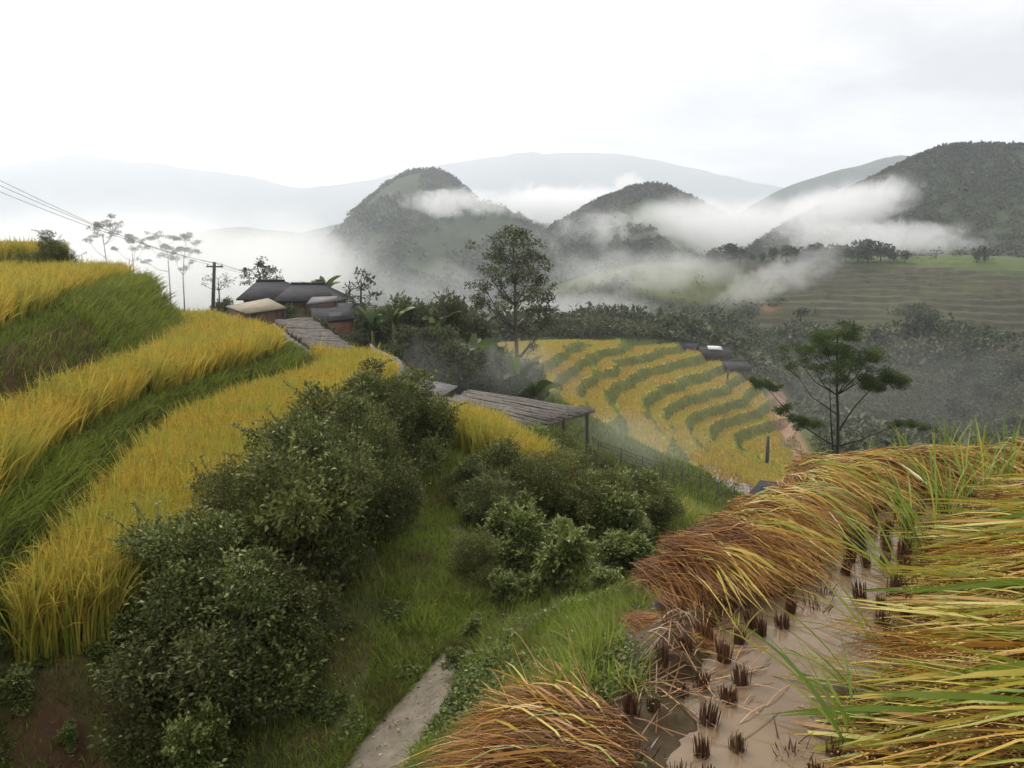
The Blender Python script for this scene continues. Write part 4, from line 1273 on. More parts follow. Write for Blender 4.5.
def lean_to(name, label, cat, quad, thick, roofmat, posts=(), wallmat=None, group=None, wall_back=False, slat=None, slat_mat=None):
    """a single pitched roof given by four world corners (front-left, front-right, back-right, back-left)"""
    q = np.array(quad, float)
    c = q.mean(0)
    zg = gz(c[0], c[1])
    B = np.array([c[0], c[1], zg])
    t = thing(name, label, cat, B, 0, group)
    mb = MB()
    if slat is None:
        mb.slab(q - B, thick)
    else:
        nsl, rad = slat
        r = np.random.default_rng(len(label))
        for i in range(nsl):
            u = (i + 0.5) / nsl
            if r.uniform() < 0.05:
                continue
            a = q[0] * (1 - u) + q[3] * u
            b = q[1] * (1 - u) + q[2] * u
            j0, j1 = r.uniform(-0.03, 0.05), r.uniform(-0.05, 0.03)
            a, b = a + (b - a) * j0, b + (a - b) * j1
            k = np.linspace(0, 1, 5)[:, None]
            pts = a * (1 - k) + b * k + r.normal(0, 0.02, (5, 3))
            mb.tube(pts - B, rad * r.uniform(0.7, 1.2), 5, tint=r.uniform())
        for u in (0.02, 0.27, 0.5, 0.75, 0.98):
            a = q[0] * (1 - u) + q[1] * u
            b = q[3] * (1 - u) + q[2] * u
            mb.tube(np.array([a, b]) - B - [0, 0, rad * 2.6], rad * 1.5, 6)
    ro = obj("roof", mb.mesh("roof", roofmat), t)
    for (u, v) in posts:
        p = (q[0] * (1 - u) + q[1] * u) * (1 - v) + (q[3] * (1 - u) + q[2] * u) * v
        g = gz(p[0], p[1])
        obj("post", MB().tube(np.array([[p[0], p[1], g - 0.2], [p[0] + 0.02, p[1], (g + p[2]) / 2], [p[0], p[1], p[2] - (0.0 if slat is None else 0.08)]]) - B, 0.06, 6).mesh("post", M["post"]), t)
    if wallmat is not None:
        mb = MB()
        for a, b in ((q[0], q[1]), (q[1], q[2]), (q[3], q[0])):
            a2, b2 = a + (c - a) * 0.12, b + (c - b) * 0.12
            v = np.array([a2, b2, b2, a2])
            v[:2, 2] -= thick + 0.02
            v[2, 2] = gz(b2[0], b2[1]) - 0.3
            v[3, 2] = gz(a2[0], a2[1]) - 0.3
            n = np.cross(v[1] - v[0], v[3] - v[0]); n /= np.linalg.norm(n) + 1e-9
            v = np.concatenate([v, v - n * 0.08]) - B
            mb.add(v, [[0, 1, 2, 3], [7, 6, 5, 4], [0, 4, 5, 1], [1, 5, 6, 2], [2, 6, 7, 3], [3, 7, 4, 0]])
        obj("wall", mb.mesh("wall", wallmat), t)
    return t


lean_to("house", "dark sheet roofed annex sloping towards the thicket over a red earth wall", "house", [at(316, 322, 43.5), at(353, 318, 43), at(364, 303, 46.5), at(308, 303, 47)], 0.12, M["roof_dark"], (), M["wall_red"], GH)
lean_to("shed", "low shed with a pale sheet edge between the dark roofs", "shed", [at(306, 304, 46.2), at(336, 300, 46.2), at(337, 296, 48), at(312, 297, 48)], 0.10, M["roof_grey"], (), M["wall_wood"], None)
lean_to("shed", "small shed with cream sheet roof just behind the rice terrace", "shed", [at(246, 313, 40), at(286, 307, 40.5), at(268, 298, 43.5), at(226, 306, 43)], 0.08, M["roof_cream"], ((0.03, 0.03), (0.97, 0.03), (0.97, 0.97)), M["wall_wood"], None)
lean_to("shed", "grey slatted shed roof sloping down right of the middle rice terrace", "shed", [at(318, 354, 28.5), at(368, 358, 29), at(310, 320, 36), at(274, 321, 35)], 0.08, M["bamboo"], ((0.03, 0.03), (0.97, 0.03), (0.97, 0.97), (0.03, 0.97)), None, None, slat=(26, 0.11))
lean_to("shed", "grey sheet roofed shed with a pale gable edge below the slatted roof", "shed", [at(384, 372, 28.5), at(420, 378, 29), at(398, 358, 33), at(370, 346, 33)], 0.08, M["roof_grey"], ((0.03, 0.03), (0.97, 0.03), (0.97, 0.97)), M["wall_wood"], None)
mb = MB()
t = bpy.data.objects["shed.003"]
B = np.array(t.location)
mb.tube(np.array([at(371, 346, 32.9), at(384, 366, 29)]) - B + [0, 0, 0.04], 0.07, 4)
obj("barge_board", mb.mesh("barge_board", M["roof_grey"]), t)
lean_to("shed", "flat grey roofed shed adjoining the bamboo pole roof", "shed", [at(396, 394, 28.5), at(436, 400, 29), at(458, 386, 33), at(410, 376, 33)], 0.08, M["roof_grey"], ((0.03, 0.03), (0.5, 0.03)), None, None)
lean_to("bamboo_shelter", "open bamboo pole roof on thin posts above the small rice patch", "shelter", [at(432, 403, 28), at(519, 428, 26), at(591, 410, 28.5), at(472, 391, 31.5)], 0.08, M["bamboo"],
        ((0.03, 0.03), (0.98, 0.03), (0.985, 0.35), (0.985, 0.62), (0.985, 0.97), (0.55, 0.03), (0.5, 0.97)), None, None, slat=(30, 0.05))

# houses far across the spur
GF = "houses beyond the terraced spur"
roof_house("house", "dark far house at the left end of the row beyond the terraced spur", 108, 672, 702, (679, 695), 350, 343, 4.5, M["roof_dark"], M["wall_wood"], GF, hip=False)
t = roof_house("house", "far house with a white sheet on its dark roof beyond the terraced spur", 104, 702, 733, (708, 726), 356, 346, 5.0, M["roof_dark"], M["wall_wood"], GF, hip=False)
t2 = at(720, 350, 105.2) - np.array(t.location)
obj("roof_sheet", MB().slab([t2 + [-1.5, 0.1, 0.1], t2 + [0.4, 0.1, 0.0], t2 + [0.3, 0.9, 0.42], t2 + [-1.5, 0.9, 0.5]], 0.04).mesh("roof_sheet", M["roof_white"]), t)
roof_house("house", "lowest far house with a dim grey roof at the right of the row", 100, 727, 752, (731, 748), 369, 361, 4.5, M["roof_dark"], M["wall_wood"], GF, hip=False)
lean_to("hut", "dark sheet roof of a hut just showing behind the cut rice heap", "hut", [at(738, 506, 27), at(772, 498, 27), at(784, 483, 29.5), at(760, 480, 29.5)], 0.1, M["roof_dark"], ((0.03, 0.03), (0.97, 0.03)), M["wall_wood"])


# ---- poles
def pole(name, label, cat, base, top_h, rad, mat, lean=0.0, group=None, arm=False):
    t = thing(name, label, cat, base, 0, group)
    obj("post", MB().tube([[0, 0, -0.4], [lean * 0.5, 0, top_h * 0.5], [lean, 0, top_h]], [rad * 1.15, rad, rad * 0.85], 7).mesh("post", mat), t)
    if arm:
        a = obj("crossarm", MB().box((lean, 0, top_h - 0.25), (0.9, 0.08, 0.08)).mesh("crossarm", mat), t)
        for s in (-1, 1):
            obj("insulator", MB().tube([[lean + s * 0.38, 0, top_h - 0.21], [lean + s * 0.38, 0, top_h - 0.08]], 0.04, 6).mesh("insulator", M["roof_white"]), a)
    return t


YP = 44
pb = foot(216, YP)
ptop = at(214.5, 262, YP)
pole("utility_pole", "dark utility pole standing beside the tiny rice patch, cables at its top", "utility pole", pb, ptop[2] - pb[2], 0.10, M["concrete_post"], ptop[0] - pb[0], None, True)
GP = "thin posts on the terraced spur"
for px, y0, y1, lab in ((583, 331, 340, "leftmost thin post on the skyline of the terraced spur"), (639, 328, 341, "thin post on the skyline of the spur, between the two others"), (685, 327, 347, "thin tall post on the spur beside the first far house")):
    p = hit(px, y1, 60)
    pole("field_post", lab, "pole", p, (y1 - y0) / FPX * p[1], 0.09, M["concrete_post"], 0.0, GP)
p = hit(727, 380, 50)
pole("field_post", "leaning pole on the upper right edge of the yellow terraces", "pole", p, 20 / FPX * p[1], 0.11, M["concrete_post"], 0.22, GP)
p = hit(767, 463, 40)
pole("field_post", "thick upright post at the low right corner of the yellow terraces", "pole", p, 28 / FPX * p[1], 0.16, M["concrete_post"], 0.0, GP)


def cable(label, P, sag, rad, group):
    P = np.array(P, float)
    pts = []
    for a, b in zip(P[:-1], P[1:]):
        k = np.linspace(0, 1, 14)[:, None]
        seg = a * (1 - k) + b * k
        seg[:, 2] -= (4 * k * (1 - k))[:, 0] * sag
        pts.append(seg if not pts else seg[1:])
    o = obj("power_cable", MB().tube(np.concatenate(pts), rad, 5).mesh("power_cable", M["wire"]))
    return tag(o, label, "cable", group)


far_end = at(345, 287, 75)
for i, dz in enumerate((0.0, -0.14, -0.30)):
    cable("thin power cable strung across the mist from the upper left to the utility pole", [at(-60, 150 + i * 3.0, 24) + [0, 0, dz], ptop + [(-0.38, 0.0, 0.38)[i], 0, -0.12 + (0.05 if i == 1 else 0)], far_end + [0, i * 0.3, dz]], 0.35, 0.008, "power cables to the utility pole")
cable("thin cable sagging over the thicket towards the far slope", [at(352, 300, 48), at(470, 318, 70), at(640, 329, 110)], 0.3, 0.010, None)
p = foot(420, 41)
pole("field_post", "slim dark pole rising out of the misty thicket", "pole", p, at(420, 298, 41)[2] - p[2], 0.06, M["concrete_post"], 0.0, None)

# wire net fence below the terraced spur
f0, f1 = hit(598, 462, 25), hit(750, 503, 25)
n = 9
FP = [np.array([f0[0] + (f1[0] - f0[0]) * i / (n - 1), f0[1] + (f1[1] - f0[1]) * i / (n - 1), 0]) for i in range(n)]
for q in FP:
    q[2] = gz(q[0], q[1])
t = thing("fence", "dark net fence on short posts below the yellow terraced spur", "fence", FP[n // 2])
B = FP[n // 2]
for q in FP:
    obj("post", MB().tube(np.array([q + [0, 0, -0.3], q + [0, 0, 0.95]]) - B, 0.028, 5).mesh("post", M["post"]), t)
mb = MB()
for h in np.linspace(0.06, 0.9, 6):
    mb.tube(np.array([q + [0, 0, h] for q in FP]) - B, 0.008, 4)
for i in range(n - 1):
    for k in np.linspace(0, 1, 12)[:-1]:
        c = FP[i] * (1 - k) + FP[i + 1] * k - B
        mb.tube([c + [0, 0, 0.04], c + [0, 0, 0.9]], 0.007, 4)
obj("netting", mb.mesh("netting", M["net"]), t)

# litter on the path
p = hit(453, 659, 4)
sc = MB().slab(np.array([[-0.035, -0.02, 0.012], [0.03, -0.025, 0.02], [0.04, 0.02, 0.014], [-0.03, 0.025, 0.03]]), 0.004).mesh("paper_scrap", M["paper"])
tag(obj("paper_scrap", sc, None, p + np.array([0, 0, 0.015])), "tiny white paper scrap lying on the upper end of the footpath", "litter")
# ------------------------------------------------------------------ the cut paddy in front


def sheaf_parts(seed, fanx=1.0, L=0.72, Wd=0.30, H=0.13, n_straw=230, n_leaf=120, n_ear=16, green=0.45, lw=0.0095, brown=0.45, droop=0.5, wave=0.02):
    """a sheaf lying along local x: cut ends at -x, tips at +x. The middle rests highest and both ends sag"""
    r = np.random.default_rng(seed)

    def runs(n, l0, l1, S, fan, lift, tipdroop):
        l = r.uniform(l0, l1, n) * L
        x0 = -L * 0.5 + r.normal(0, 0.04, n)
        k = np.linspace(0, 1, S)
        x = x0[:, None] + l[:, None] * k[None, :]
        u = r.uniform(-1, 1, n)
        y0 = u * Wd * 0.40
        fa = (u * fan + r.normal(0, fan * 0.9, n)) * fanx
        fa = np.where(r.uniform(0, 1, n) < 0.12, fa + r.normal(0, 0.7, n), fa)
        kb = r.uniform(0.3, 0.9, n)[:, None]
        kink = np.maximum(k[None, :] - kb, 0) * (r.normal(0, 0.35, n) * (r.uniform(0, 1, n) < 0.3))[:, None] * L
        y = y0[:, None] + fa[:, None] * (x - x0[:, None]) + kink + np.sin(k[None, :] * PI * r.uniform(0.6, 2, n)[:, None] + r.uniform(0, 6, n)[:, None]) * wave
        cap = np.sqrt(np.clip(1 - (y / (Wd * 0.75)) ** 2, 0.05, 1))
        di = droop * r.uniform(0.1, 1.35, n)[:, None]
        ci = r.normal(0, 0.16, n)[:, None] * L
        body = H * cap * (1 - di * np.abs((x - ci) / (L * 0.55)) ** r.uniform(1.2, 3.0, n)[:, None])
        hh = r.uniform(0.1, 1.0, n) ** 0.6
        z = body * hh[:, None] + 0.010 * np.sin(k[None, :] * r.uniform(3, 9, n)[:, None] + r.uniform(0, 6, n)[:, None]) + lift * r.uniform(0, 1, n)[:, None] * np.sin(k * PI)[None, :] - tipdroop * r.uniform(0, 1, n)[:, None] * k[None, :] ** 3
        return np.stack([x, y, np.maximum(z, 0.004 - 0.09 * droop)], 2), k

    P, k = runs(n_straw, 0.55, 1.0, 6, 0.16, 0.02, 0.03)
    w = np.full((n_straw, 6), 1) * r.uniform(0.0025, 0.0045, (n_straw, 1)) * np.interp(k, [0, 0.7, 1], [1, 0.9, 0.4])[None, :]
    ref = r.normal(0, 0.6, (n_straw, 3)) + np.array([0, -0.3, 1.0])
    ts = np.clip(r.normal(0.62 - brown * 0.45, 0.2, (n_straw, 1)) + (k[None, :] - 0.3) * 0.25, 0, 1)
    straw = strips(P, w, ref, ts)
    P, k = runs(n_leaf, 0.7, 1.18, 7, 0.24, 0.07, 0.07)
    w = r.uniform(0.35, 1.35, (n_leaf, 1)) * lw * np.interp(k, [0, 0.15, 0.5, 0.85, 1], [0.4, 0.8, 1, 0.6, 0.05])[None, :]
    ref = r.normal(0, 0.45, (n_leaf, 3)) + np.array([0, -0.35, 1.0])
    g = np.clip(r.normal(green, 0.24, n_leaf), 0, 1)
    tl = np.clip(g[:, None] + (0.5 - k[None, :]) * 0.25, 0, 1)
    leaf = strips(P, w, ref, tl)
    ear = None
    if n_ear:
        P, k = runs(n_ear, 0.75, 1.0, 7, 0.2, 0.05, 0.06)
        C = []
        for i in range(n_ear):
            for s in range(26):
                u = r.uniform(0.62, 1.0)
                c = np.array([np.interp(u, k, P[i, :, j]) for j in range(3)]) + r.normal(0, 0.007, 3) + [0, 0, 0.006]
                C.append(c)
        C = np.array(C)
        ax = r.normal(0, 0.4, (len(C), 3)) + np.array([1.0, 0, -0.2])
        ear = leaves(C, ax, np.full(len(C), 0.011), 0.42, r.uniform(0, 1, len(C)), seed, 0.25)
    return straw, leaf, ear


def sheaf_meshes(seed, **kw):
    s, l, e = sheaf_parts(seed, **kw)
    sm = mesh_np("straw", np.concatenate([s[0], e[0]]), np.concatenate([s[1], e[1] + len(s[0])]), None, [M["straw"], M["grain"]], {"tint": np.concatenate([s[2], e[2]])})
    sm.polygons.foreach_set("material_index", np.concatenate([np.zeros(len(s[1]), np.int32), np.ones(len(e[1]), np.int32)]))
    return [("straw", sm), ("foliage", mesh_np("foliage", *l[:2], None, [M["cutleaf"]], {"tint": l[2]}))]


def place_sheaf(meshes, loc, rz, ry, label, group, scale=1.0, rx=0.0):
    t = thing("rice_sheaf", label, "rice sheaf", loc, rz, group)
    t.rotation_euler = (rx, ry, rz)
    t.scale = (scale,) * 3 if np.ndim(scale) == 0 else scale
    for nm, me in meshes:
        obj(nm, me, t)
    return t


EDGE_S = [sheaf_meshes(560 + i, fanx=2.2, L=0.62, Wd=0.30, H=0.08, n_straw=460, n_leaf=34, n_ear=4, green=0.22, lw=0.011, brown=0.7, droop=0.3, wave=0.05) for i in range(3)]
FAR_S = [sheaf_meshes(500 + i, fanx=1.9, L=0.46, Wd=0.27, H=0.095, n_straw=420, n_leaf=75, n_ear=12, green=0.36, lw=0.0085, brown=0.42, droop=0.6, wave=0.035) for i in range(5)]
BROWN_S = [sheaf_meshes(520 + i, fanx=2.0, L=0.42, Wd=0.27, H=0.115, n_straw=560, n_leaf=12, n_ear=4, green=0.3, lw=0.007, brown=0.7, droop=0.7, wave=0.05) for i in range(3)]
RIGHT_S = [sheaf_meshes(540 + i, fanx=1.4, L=0.72, Wd=0.30, H=0.075, n_straw=300, n_leaf=85, n_ear=34, green=(0.36, 0.58, 0.74, 0.46, 0.82)[i], lw=0.023, brown=1.0, droop=0.4, wave=0.03) for i in range(5)]
# row of sheaves along the far bund
bund = np.array([(0.80, 3.56), (0.92, 3.74), (1.12, 3.9), (1.42, 4.25), (1.75, 4.65), (2.02, 5.02), (2.3, 5.38), (2.75, 5.64), (3.3, 5.78), (3.9, 5.85), (4.6, 5.85)])
seg = np.concatenate([[0], np.cumsum(np.linalg.norm(np.diff(bund, axis=0), axis=1))])
ns = 36
for i in range(ns):
    u = seg[-1] * (i + 0.4) / ns
    x, y = np.interp(u, seg, bund[:, 0]), np.interp(u, seg, bund[:, 1])
    f = i / ns
    ang = math.radians(-18 + rng.normal(0, 15)) if f < 0.62 else math.radians(-30 + rng.normal(0, 15))
    kind = BROWN_S if f < 0.16 else FAR_S
    lab = "tangled brown cut rice sheaf in the nearer brown part of the curved row" if f < 0.16 else "golden cut rice sheaf in the curved row beyond the muddy water"
    x += rng.normal(0, 0.04)
    place_sheaf(kind[i % len(kind)], (x + 0.02, y + rng.normal(0, 0.04), max(gz(x, y), WATER_Z + 0.05) + 0.005 + 0.03 * (i % 2)), ang + (PI if f < 0.62 and i % 3 == 7 else 0.0), math.radians(10 + rng.normal(0, 5)), lab,
                "brown sheaves at the near end of the bund" if f < 0.16 else "golden sheaves along the curved bund", rng.uniform(0.92, 1.15))
# a few green leaved sheaves on top
for i, (x, y, a, s) in enumerate([(1.1, 3.7, -38, 0.6), (1.6, 4.3, -35, 0.65), (2.05, 4.9, -32, 0.65), (2.3, 5.3, -28, 0.7)]):
    place_sheaf(RIGHT_S[i], (x, y, gz(x, y) + 0.09), math.radians(a), math.radians(14), "greener cut rice sheaf lying on top of the golden curved row", "greener sheaves on top of the golden row", s * 0.9)

# heap on the right: rows of sheaves with their tips over the water
k = 0
for layer, (dz, dx) in enumerate([(0.01, 0.0), (0.08, 0.12), (0.15, 0.28)]):
    for i in range(13):
        y = 1.95 + i * 0.235 + rng.normal(0, 0.04) + layer * 0.07
        if y > 4.85 or (layer == 2 and y > 4.6):
            continue
        xl = float(XL(y)) + dx
        x = xl + 0.47 + rng.normal(0, 0.07)
        z = max(gz(x, y) * 0.45 + gz(x - 0.35, y) * 0.55, WATER_Z) + dz * 0.8
        place_sheaf(RIGHT_S[k % 4], (x, y, z), PI + math.radians(rng.normal(-3 - 6 * (i < 2), 7)), math.radians(rng.normal(2, 3)), "green and gold cut rice sheaf in the big heap, tips over the muddy water", "sheaves of the big heap", rng.uniform(0.9, 1.12))
        k += 1
# second row behind them, further right
for i in range(11):
    y = 2.0 + i * 0.28 + rng.normal(0, 0.03)
    x = float(XL(y)) + 1.08 + rng.normal(0, 0.06)
    if y > 4.6:
        continue
    place_sheaf(RIGHT_S[(i + 1) % 4], (x, y, gz(x, y) + 0.09), PI + math.radians(rng.normal(-2, 9)), math.radians(rng.normal(0, 3)), "cut rice sheaf in the rear row on top of the big heap", "sheaves of the rear row", rng.uniform(0.95, 1.15))
# sheaves dropped on the terrace edge nearest the camera
for i, (x, y, a, s, rx) in enumerate([(0.05, 2.66, 150, 0.75, 0), (0.10, 2.54, 158, 0.8, 0), (-0.02, 2.46, 166, 0.75, 0), (0.10, 2.36, 158, 0.8, 0), (-0.05, 2.28, 164, 0.8, 0), (0.10, 2.2, 160, 0.75, 0)]):
    place_sheaf(EDGE_S[i % 3], (x, y, WATER_Z - 0.02 + 0.015 * i), math.radians(a), math.radians(10), "reddish brown cut rice sheaf dropped on the terrace edge above the green slope", "sheaves on the near terrace edge", s)
for i, (x, y, a, s) in enumerate([(0.60, 3.12, 100, 0.55), (0.76, 3.22, 20, 0.55), (0.64, 3.28, -30, 0.6)]):
    place_sheaf(BROWN_S[i % 2], (x, y, WATER_Z + 0.02), math.radians(a), math.radians(4), "small sodden handful of straw trodden into the mud below the brown sheaves", "sodden straw handfuls", (s, s, s * 0.5))


# ---- stubble
def stubble_mesh(seed, h, R, n):
    r = np.random.default_rng(seed)
    a, q = r.uniform(0, 2 * PI, n), np.sqrt(r.uniform(0, 1, n)) * R
    P = np.stack([q * np.cos(a), q * np.sin(a), np.full(n, -0.04)], 1)
    v, f, t = blades(P, h * r.uniform(0.75, 1.15, n) + 0.04, r.uniform(0.004, 0.008, n), np.abs(r.normal(0.05, 0.07, n)), r.normal(0, 0.08, n), 2, a, np.clip(r.normal(0.35, 0.22, n), 0, 1), seed)
    # blunt cut ends
    v = v.reshape(n, 3, 2, 3)
    c = v[:, 2].mean(1, keepdims=True)
    v[:, 2] = c + (v[:, 2] - c) * 4.5
    return mesh_np("rice_stubble", v.reshape(-1, 3), f, None, [M["stub"]], {"tint": t})


STUB = [stubble_mesh(600 + i, 0.058 + 0.010 * (i % 3), 0.021, 52) for i in range(5)]
SPIKY = []
for i in range(3):
    r = np.random.default_rng(650 + i)
    n = 26
    P = np.stack([r.normal(0, 0.018, n), r.normal(0, 0.018, n), np.full(n, -0.03)], 1)
    v, f, t = blades(P, r.uniform(0.05, 0.13, n), r.uniform(0.004, 0.007, n), np.abs(r.normal(0.5, 0.35, n)), r.normal(0.2, 0.3, n), 3, None, np.clip(r.normal(0.3, 0.2, n), 0, 1), 650 + i)
    SPIKY.append(mesh_np("rice_stubble", v, f, None, [M["stub"]], {"tint": t}))
spots = []
for iy in range(24):
    for ix in range(18):
        x = 0.12 + ix * 0.145 + (iy % 2) * 0.06 + rng.normal(0, 0.025) + 0.15 * (iy * 0.17)
        y = 2.12 + iy * 0.155 + rng.normal(0, 0.025)
        spots.append((x, y))
water_c = [(1.0, 2.62), (1.12, 2.85), (1.28, 3.1), (1.42, 3.3)]
for x, y in spots:
    sd = float(sd_poly(np.array([x]), np.array([y]), PAD)[0])
    if sd < 0.10 or y > 5.35 or x > float(XL(y)) + 0.12:
        continue
    if y < 3.5 and float(dist_poly(np.array([x]), np.array([y]), water_c)[0]) < 0.19:
        continue
    if y > 3.5 and rng.uniform() < 0.08 or rng.uniform() < 0.03:
        continue
    z = max(gz(x, y) - 0.01, WATER_Z - 0.01)
    inm = z > WATER_Z + 0.004
    far = y > 3.45
    spk = rng.uniform() < (0.25 if 3.1 < y < 3.7 else 0.07)
    o = obj("rice_stubble", (SPIKY if spk else STUB)[int(rng.integers(0, 3 if spk else 5))], None, (x, y, z), rng.uniform(0, 6))
    s = rng.uniform(0.85, 1.25)
    o.scale = (s, s, s * rng.uniform(0.8, 1.35) * (1.25 if far else 1))
    o.rotation_euler = (rng.normal(0, 0.1), rng.normal(0, 0.1), rng.uniform(0, 6))
    if far:
        tag(o, "dark rice stubble clump in the bright water at the far paddy end", "rice stubble", "stubble in the far water")
    else:
        tag(o, "dark brown rice stubble clump in the mud at the near paddy end", "rice stubble", "stubble of the near mud")

# wet straw trodden into the mud
r = np.random.default_rng(700)
n = 1500
x, y = r.uniform(0.1, 1.5, n), r.uniform(2.1, 4.2, n)
den = np.exp(-((x - 0.66) / 0.26) ** 2 - ((y - 3.0) / 0.35) ** 2) * 1.0 + 0.30 * (ground(x, y) > WATER_Z + 0.008) * (x < 0.95) + 0.006
kk = (r.uniform(0, 1, n) < den) & (sd_poly(x, y, PAD) > 0.12)
x, y = x[kk], y[kk]
n = len(x)
z = np.maximum(ground(x, y), WATER_Z) + 0.006
a, L = r.normal(0.5, 0.9, n), r.uniform(0.08, 0.32, n)
kx = np.linspace(-0.5, 0.5, 4)
P = np.stack([x[:, None] + np.cos(a)[:, None] * L[:, None] * kx, y[:, None] + np.sin(a)[:, None] * L[:, None] * kx, np.zeros((n, 4))], 2)
P[:, :, 2] = np.maximum(ground(P[:, :, 0], P[:, :, 1]), WATER_Z) + r.uniform(0.002, 0.02, (n, 1)) + 0.015 * (1 - (kx * 2) ** 2)[None, :] * r.uniform(0, 1, (n, 1))
blade_stuff("straw_litter", "loose wet straw trodden into the brown mud between the stubble", M["litter"], [strips(P, np.full((n, 4), 0.0045), r.normal(0, 0.4, (n, 3)) + np.array([0, 0, 1.0]), r.uniform(0, 1, n))])
# weeds on the near left mud
PW = scatter(0.05, 0.85, 2.1, 3.5, 2200, lambda x, y, W: (fbm(x / .2, y / .2, 71) > 0.0) * (x < 0.12 + 0.36 * (y - 2.1) + 0.20), 72)
Q = spread_about(PW, 6, 0.02, 73)
n = len(Q)
Q[:, 2] += r.uniform(0.005, 0.06, n)
blade_stuff("weeds", "small green weeds creeping over the mud at the edge of the cut paddy", M["shrub_light"], [leaves(Q, np.stack([r.normal(0, 1, n), r.normal(0, 1, n), r.uniform(0, 0.8, n)], 1), r.uniform(0.008, 0.024, n), 0.6, r.uniform(0, 0.8, n), 74)])


# ---- tufts of long green blades at the water's edge
def tuft(label, x, y, n, L, head, spread, lean, seed, group=None, w=0.010, green=0.8, curl=0.7, z=None):
    r = np.random.default_rng(seed)
    P = np.stack([r.normal(0, 0.02, n), r.normal(0, 0.02, n), np.full(n, -0.03)], 1)
    v, q, t = blades(P, L * r.uniform(0.5, 1.1, n), w * r.uniform(0.6, 1.2, n), np.abs(r.normal(lean, 0.16, n)), np.abs(r.normal(curl, 0.3, n)), 6, head + r.normal(0, spread, n), np.clip(r.normal(green, 0.12, n), 0, 1), seed)
    z = max(gz(x, y), WATER_Z) if z is None else z
    o = obj("grass_tuft", mesh_np("grass_tuft", v, q, None, [M["cutleaf"]], {"tint": t}), None, (x, y, z))
    return tag(o, label, "grass tuft", group)


GTF = "long green blades at the edge of the big heap"
for i, (px, py, n_, L, hd, sp, ln) in enumerate([(925, 560, 16, 0.62, 2.6, 0.5, 0.30), (900, 585, 10, 0.85, 2.9, 0.25, 0.55), (950, 520, 16, 0.6, 1.9, 0.8, 0.15), (965, 505, 18, 0.62, 1.6, 1.0, 0.12), (985, 500, 16, 0.6, 1.3, 1.0, 0.12), (912, 540, 12, 0.55, 2.4, 0.6, 0.2),
                                                  (940, 545, 12, 0.75, 2.3, 0.5, 0.25), (1005, 495, 16, 0.6, 1.0, 1.0, 0.15), (880, 640, 7, 0.6, 2.9, 0.35, 0.6), (860, 700, 8, 0.55, 2.8, 0.5, 0.55), (855, 745, 9, 0.6, 2.6, 0.6, 0.5), (935, 500, 14, 0.6, 2.0, 0.8, 0.15)]):
    p = on_plane(px, py, WATER_Z)
    tuft("tuft of long green rice blades standing at the water beside the big heap", p[0], p[1], n_, L, hd, sp, ln, 800 + i, GTF, 0.012)
for i, (px, py, n_, L) in enumerate([(870, 480, 14, 0.35), (900, 478, 16, 0.38), (945, 476, 16, 0.42), (980, 474, 16, 0.42), (1010, 474, 14, 0.4)]):
    p = at(px, py, 5.95)
    tuft("small green tuft on the bund behind the golden sheaf row", p[0], 5.95, n_, L, 1.5, 1.5, 0.1, 830 + i, "green tufts on the far bund", 0.009, 0.85, 0.4, gz(p[0], 5.95) + 0.03)
p = at(1010, 720, 2.35)
tuft("single broad pale leaf sticking up out of the big heap", p[0] - 0.02, 2.35, 1, 0.26, 0.3, 0.1, 0.12, 850, None, 0.02, 0.62, 0.15, p[2] - 0.05)
tuft("thin tuft of yellow green blades among the trodden straw", *on_plane(738, 640, WATER_Z)[:2], 12, 0.2, 1.0, 1.2, 0.4, 851, None, 0.007, 0.6, 0.7)
GGT = "tall grass tufts on the slope"
for i, (px, py, n_, L) in enumerate([(575, 665, 50, 0.27), (605, 660, 45, 0.25), (545, 676, 45, 0.25), (590, 695, 40, 0.22), (520, 690, 40, 0.22), (560, 645, 40, 0.22), (500, 712, 35, 0.2), (612, 640, 35, 0.2), (535, 700, 35, 0.2), (625, 690, 30, 0.18)]):
    p = hit(px, py, 2.0)
    r = np.random.default_rng(860 + i)
    P = np.stack([r.normal(0, 0.06, n_ * 2), r.normal(0, 0.06, n_ * 2), np.full(n_ * 2, -0.04)], 1)
    v, q, t = blades(P, L * r.uniform(0.5, 1.1, n_ * 2), r.uniform(0.006, 0.011, n_ * 2), np.abs(r.normal(0.22, 0.15, n_ * 2)), np.abs(r.normal(0.6, 0.35, n_ * 2)), 5, None, np.clip(r.normal(0.4, 0.2, n_ * 2), 0, 1), 860 + i)
    tag(obj("grass_tuft", mesh_np("grass_tuft", v, q, None, [M["brightgrass"]], {"tint": t}), None, p), "tall light green grass tuft on the slope below the cut paddy", "grass tuft", GGT)

# pebbles and fallen bits on the footpath
r = np.random.default_rng(900)
PP = scatter(-1.8, 0.1, 5.6, 8.4, 5200, lambda x, y, W: W["path"] * (0.10 + 0.9 * (W["path"] < 0.9)) * 0.5, 901)
n = len(PP)
V, Q, off = [], [], 0
c8 = np.array([[i, j, k] for i in (-1, 1) for j in (-1, 1) for k in (-1, 1)], float) / 1.7
q6 = np.array([[0, 1, 3, 2], [4, 6, 7, 5], [0, 4, 5, 1], [2, 3, 7, 6], [0, 2, 6, 4], [1, 5, 7, 3]])
sz = r.uniform(0.005, 0.015, n)
v = PP[:, None, :] + (c8[None] * r.uniform(0.55, 1.2, (n, 8, 3))) * sz[:, None, None] * np.array([1.2, 1.0, 0.6])
q = (np.arange(n) * 8)[:, None, None] + q6[None]
M["pebble"] = solid("pebble", (0.12, 0.10, 0.085), (0.26, 0.235, 0.21), 30, 0.85)
